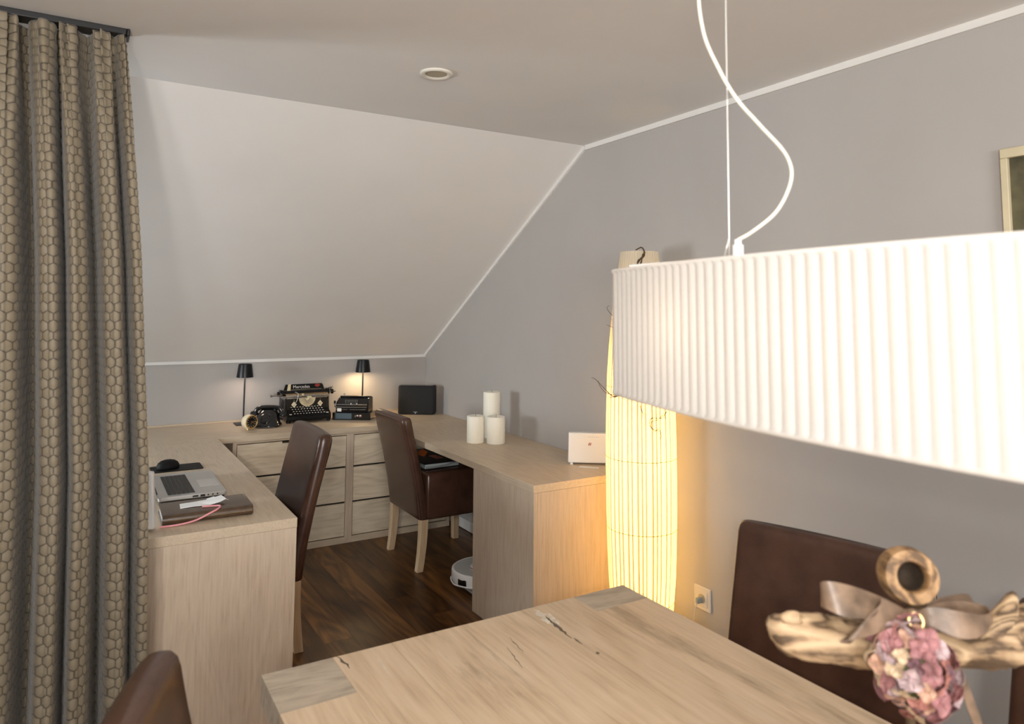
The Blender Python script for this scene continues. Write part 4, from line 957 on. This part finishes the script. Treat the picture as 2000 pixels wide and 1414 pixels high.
for (y0, y1, z0, z1) in ((-0.30, 0.305, 0.39, 0.42), (-0.30, 0.305, -0.42, -0.39), (0.285, 0.305, -0.39, 0.39), (-0.30, -0.28, -0.39, 0.39)):
    mk('frame_rail', MB().box(-0.022, -0.001, y0, y1, z0, z1), 'frame_wood', pf, bevel=0.002)
mk('print', MB().box(-0.008, -0.001, -0.28, 0.285, -0.39, 0.39), 'picture_print', pf)

# ------------------------------------------------------------------ driftwood arrangement on the table
def driftwood():
    O = Vector((-1.43, -4.73, ZT))
    t = thing('driftwood_arrangement', 'driftwood arrangement with ribbon bow and pink hydrangea on the dining table', 'decoration', (O.x, O.y, ZT+0.0005), -0.54)
    K = 0.00069; zc = 0.367
    def P(px, py, d=0.0):
        sp, cp = 0.0850, 0.9964; q = (py-486)/1382; h = d*(sp-q*cp)/(cp+q*sp)
        return Vector(((px-1750)*K+(px-997)/1382*(d*cp+h*sp), d, zc-(py-1220)*K*0.99+h))
    def body(secs, name, mat, par, n=20, seed=1, rough=0.0035):
        rr = random.Random(seed); rings = []
        S = bez([(a, b_, 0) for a, b_, *_ in secs], 5); R1 = bez([(r1, r2, d) for _, _, r1, r2, d in secs], 5)
        for q_, r_ in zip(S, R1):
            c = P(q_.x, q_.y, r_.z); ring = []
            for i in range(n):
                a = 2*PI*i/n; f_ = 1+0.10*math.sin(3*a+q_.x*0.03)+rr.uniform(-0.06, 0.06)
                ring.append(c+Vector((rr.uniform(-1, 1)*0.001, max(0.001, r_.y)*K*math.cos(a)*f_, max(0.001, r_.x)*K*math.sin(a)*f_)))
            rings.append(ring)
        return mk(name, MB().loft(rings), mat, par, smooth='all')
    dw = body([(1497, 1222, 4, 6, 0), (1508, 1228, 24, 22, 0), (1535, 1238, 37, 34, 0), (1590, 1248, 41, 42, 0.0), (1650, 1255, 41, 46, 0), (1720, 1255, 40, 46, 0.005), (1800, 1258, 36, 44, 0.008), (1870, 1264, 32, 42, 0.006), (1920, 1262, 34, 42, 0), (1965, 1245, 44, 44, 0), (2020, 1232, 44, 40, 0.0), (2075, 1225, 24, 24, 0), (2095, 1222, 4, 5, 0)], 'driftwood_log', 'driftwood', t, seed=3)
    body([(1935, 1250, 22, 24, -0.006), (1955, 1215, 20, 22, -0.006), (1972, 1182, 14, 17, -0.004), (1984, 1160, 9, 11, 0), (1990, 1150, 2, 3, 0)], 'driftwood_horn', 'driftwood', t, seed=5) if False else None
    rings = []
    for (px, py, r1, d) in ((1925, 1256, 30, -0.004), (1945, 1232, 27, -0.004), (1962, 1205, 22, -0.002), (1972, 1180, 15, 0), (1978, 1165, 10, 0), (1981, 1157, 3, 0)):
        c = P(px, py, d); rings.append([c+Vector((r1*K*math.cos(a)*(1+0.12*math.sin(2*a+px)), r1*K*math.sin(a), -0.4*r1*K*math.cos(a))) for a in np.linspace(0, 2*PI, 14, endpoint=False)])
    mk('branch_stub', MB().loft(rings), 'driftwood', dw, smooth='all')
    rings = []
    for (px, py, r1, d) in ((1545, 1216, 15, -0.01), (1541, 1206, 13, -0.012), (1548, 1199, 9, -0.012), (1550, 1196, 2, -0.012)):
        c = P(px, py, d); rings.append([c+Vector((r1*K*1.5*math.cos(a), r1*K*math.sin(a), 0)) for a in np.linspace(0, 2*PI, 12, endpoint=False)])
    mk('bark_ridge', MB().loft(rings), 'driftwood', dw, smooth='all')
    # hollow turned piece pointing towards the camera, tilted down to the left
    c = P(1777, 1128, -0.005)
    M = Matrix.Translation(c) @ RZ(-0.16) @ RX(math.radians(78)) @ RY(0.0)
    hr = mk('hollow_ring', MB().lathe([(0.0185, 0.012), (0.0205, 0.016), (0.0330, 0.014), (0.0352, 0.008), (0.0345, 0.002), (0.0362, -0.002), (0.0368, -0.008), (0.035, -0.020), (0.030, -0.034), (0.020, -0.040), (0.0001, -0.041), (0.0001, -0.036), (0.014, -0.030), (0.0180, -0.010), (0.0185, 0.012)], 44, M), 'turned_wood', t, smooth=True, angle=55)
    mk('hollow', MB().lathe([(0.0001, -0.0345), (0.0135, -0.0285), (0.0174, -0.010), (0.0178, 0.003)], 36, M), 'hollow_shade', hr, smooth='all')
    mk('neck', MB().tube([P(1790, 1165, 0.012), P(1783, 1190, 0.004), P(1776, 1212, 0.0)], 0.012, 12, radii=[0.016, 0.010, 0.012]), 'twig_brown', t, smooth='all')
    mk('brass_ring', MB().lathe([(0.008, -0.002), (0.0105, -0.002), (0.0105, 0.002), (0.008, 0.002), (0.008, -0.002)], 24, Matrix.Translation(P(1786, 1214, -0.036)) @ RX(math.radians(70))), 'brass', t, smooth=True)
    # ribbons
    def rib(name, ctrl, th=0.0016):
        C = bez([P(a, b_, d) for a, b_, d, _ in ctrl], 6); Wv = bez([wv for *_, wv in ctrl], 6)
        return mk(name, MB().strip([(c_, Vector(w_)*K) for c_, w_ in zip(C, Wv)], 0, th), 'ribbon', t, smooth=True, angle=60)
    rib('ribbon_loop', [(1778, 1206, -0.025, (0, 10, 12)), (1740, 1195, -0.034, (0, 28, 28)), (1690, 1182, -0.040, (-5, 42, 40)), (1640, 1174, -0.040, (-8, 30, 52)), (1608, 1166, -0.028, (-4, 5, 46)), (1612, 1172, -0.010, (0, -10, 38)), (1660, 1190, 0.0, (0, 10, 30)), (1740, 1202, -0.005, (0, 6, 20)), (1776, 1206, -0.010, (0, 4, 10))])
    rib('ribbon_tail', [(1776, 1208, -0.028, (2, 8, 12)), (1740, 1203, -0.042, (10, 25, 34)), (1712, 1206, -0.052, (34, 30, 52)), (1688, 1216, -0.058, (66, 16, 58)), (1670, 1234, -0.056, (62, 6, 36)), (1658, 1256, -0.050, (3, 0, 2))])
    rib('ribbon_loop', [(1786, 1204, -0.025, (0, 8, 10)), (1820, 1207, -0.038, (0, 10, 34)), (1870, 1220, -0.044, (0, 14, 44)), (1912, 1220, -0.038, (0, 12, 32)), (1934, 1204, -0.018, (0, 4, 12)), (1918, 1192, 0.004, (0, -6, 20)), (1870, 1186, 0.010, (0, 2, 22)), (1820, 1192, 0.0, (0, 4, 18)), (1788, 1202, -0.008, (0, 4, 8))])
    rib('ribbon_loop', [(1788, 1198, -0.005, (0, 6, 8)), (1830, 1184, 0.010, (0, 22, 12)), (1880, 1172, 0.022, (0, 24, 10)), (1896, 1170, 0.032, (0, 14, 8)), (1870, 1180, 0.04, (0, 16, 10)), (1800, 1198, 0.015, (0, 6, 8))])
    rib('ribbon_tail', [(1790, 1210, -0.01, (4, 4, 10)), (1830, 1245, 0.0, (20, 6, 12)), (1858, 1295, 0.0, (26, 6, -6)), (1878, 1345, 0.0, (24, 6, -8)), (1900, 1410, 0.004, (22, 4, -8)), (1925, 1480, 0.008, (20, 4, -8))])
    mk('ribbon_knot', MB().lathe([(0.0001, -0.011), (0.008, -0.009), (0.011, 0), (0.008, 0.009), (0.0001, 0.011)], 16, Matrix.Translation(P(1781, 1206, -0.024))), 'ribbon', t, smooth='all')
    # hydrangea head hanging in front
    hc = P(1778, 1300, -0.060)
    hy = mk('hydrangea', MB().lathe([(0.0001, -0.035), (0.020, -0.028), (0.030, -0.010), (0.030, 0.012), (0.020, 0.030), (0.0001, 0.036)], 20, Matrix.Translation(hc)), 'leaf_green', t, smooth='all')
    def floret(mat):
        mb = MB()
        for k_ in range(4):
            a = PI/2*k_+0.2; M2 = RZ(a) @ RY(-0.05)
            rows = []
            for u in range(5):
                uu = u/4; wdt = 0.0075*math.sin(PI*(0.12+0.80*uu))+0.0006; x = 0.0005+0.0145*uu; z = 0.0015*math.sin(PI*uu)-0.002*uu*uu
                rows.append([(x, -wdt, z+0.0012*1), (x, 0, z-0.0006), (x, wdt, z+0.0012*1)])
            vs = [p for r_ in rows for p in r_]; fs = []
            for i in range(4):
                for j in range(2): fs.append((i*3+j, i*3+j+1, i*3+3+j+1, i*3+3+j))
            vb = [(x, y, z-0.0007) for x, y, z in vs]; n0 = len(vs)
            fb = [tuple(reversed([q_+n0 for q_ in f_])) for f_ in fs]
            per = [0, 1, 2, 5, 8, 11, 14, 13, 12, 9, 6, 3]
            side = [(per[i], per[(i+1) % 12], per[(i+1) % 12]+n0, per[i]+n0) for i in range(12)]
            mb.add(vs+vb, fs+fb+side, M2)
        mb.lathe([(0.0001, -0.001), (0.0018, 0), (0.0016, 0.002), (0.0001, 0.0026)], 8)
        me = bpy.data.meshes.new('floret'); me.from_pydata([tuple(v) for v in mb.v], [], mb.f); me.materials.append(MATS[mat]); me.shade_smooth(); return me
    fm = [floret('petal%d' % i) for i in range(6)]
    rr = random.Random(11); n = 84
    for i in range(n):
        zf = 1-2*(i+0.5)/n; a = i*2.39996; rad = math.sqrt(1-zf*zf)
        dv = Vector((rad*math.cos(a), rad*math.sin(a), zf)); rs = Vector((0.046, 0.042, 0.056))*rr.uniform(0.86, 1.08)
        pos = hc+Vector((dv.x*rs.x+0.010*(-dv.z), dv.y*rs.y, dv.z*rs.z))
        o = mk('floret', fm[rr.choice((0, 0, 1, 1, 2, 3, 3, 4, 5, 5, 2))], None, hy, loc=pos)
        q_ = dv.to_track_quat('Z', 'Y'); o.rotation_euler = (q_ @ (Vector((rr.uniform(-.8, .8), rr.uniform(-.8, .8), 1)).to_track_quat('Z', 'Y'))).to_euler()
        o.rotation_euler.rotate_axis('Z', rr.uniform(0, 3)); s_ = rr.uniform(0.70, 1.15); o.scale = (s_, s_, s_)
    # stand below the frame
    mk('stand_rod', MB().cyl((0.02, 0.012, 0.016), 0.006, zc-0.05, 14), 'twig_brown', t, smooth=True)
    mk('stand_foot', MB().lathe([(0.0001, 0), (0.075, 0), (0.078, 0.006), (0.072, 0.016), (0.02, 0.022), (0.0001, 0.022)], 40, TR(0.02, 0.012, 0)), 'turned_wood', t, smooth=True)
driftwood()
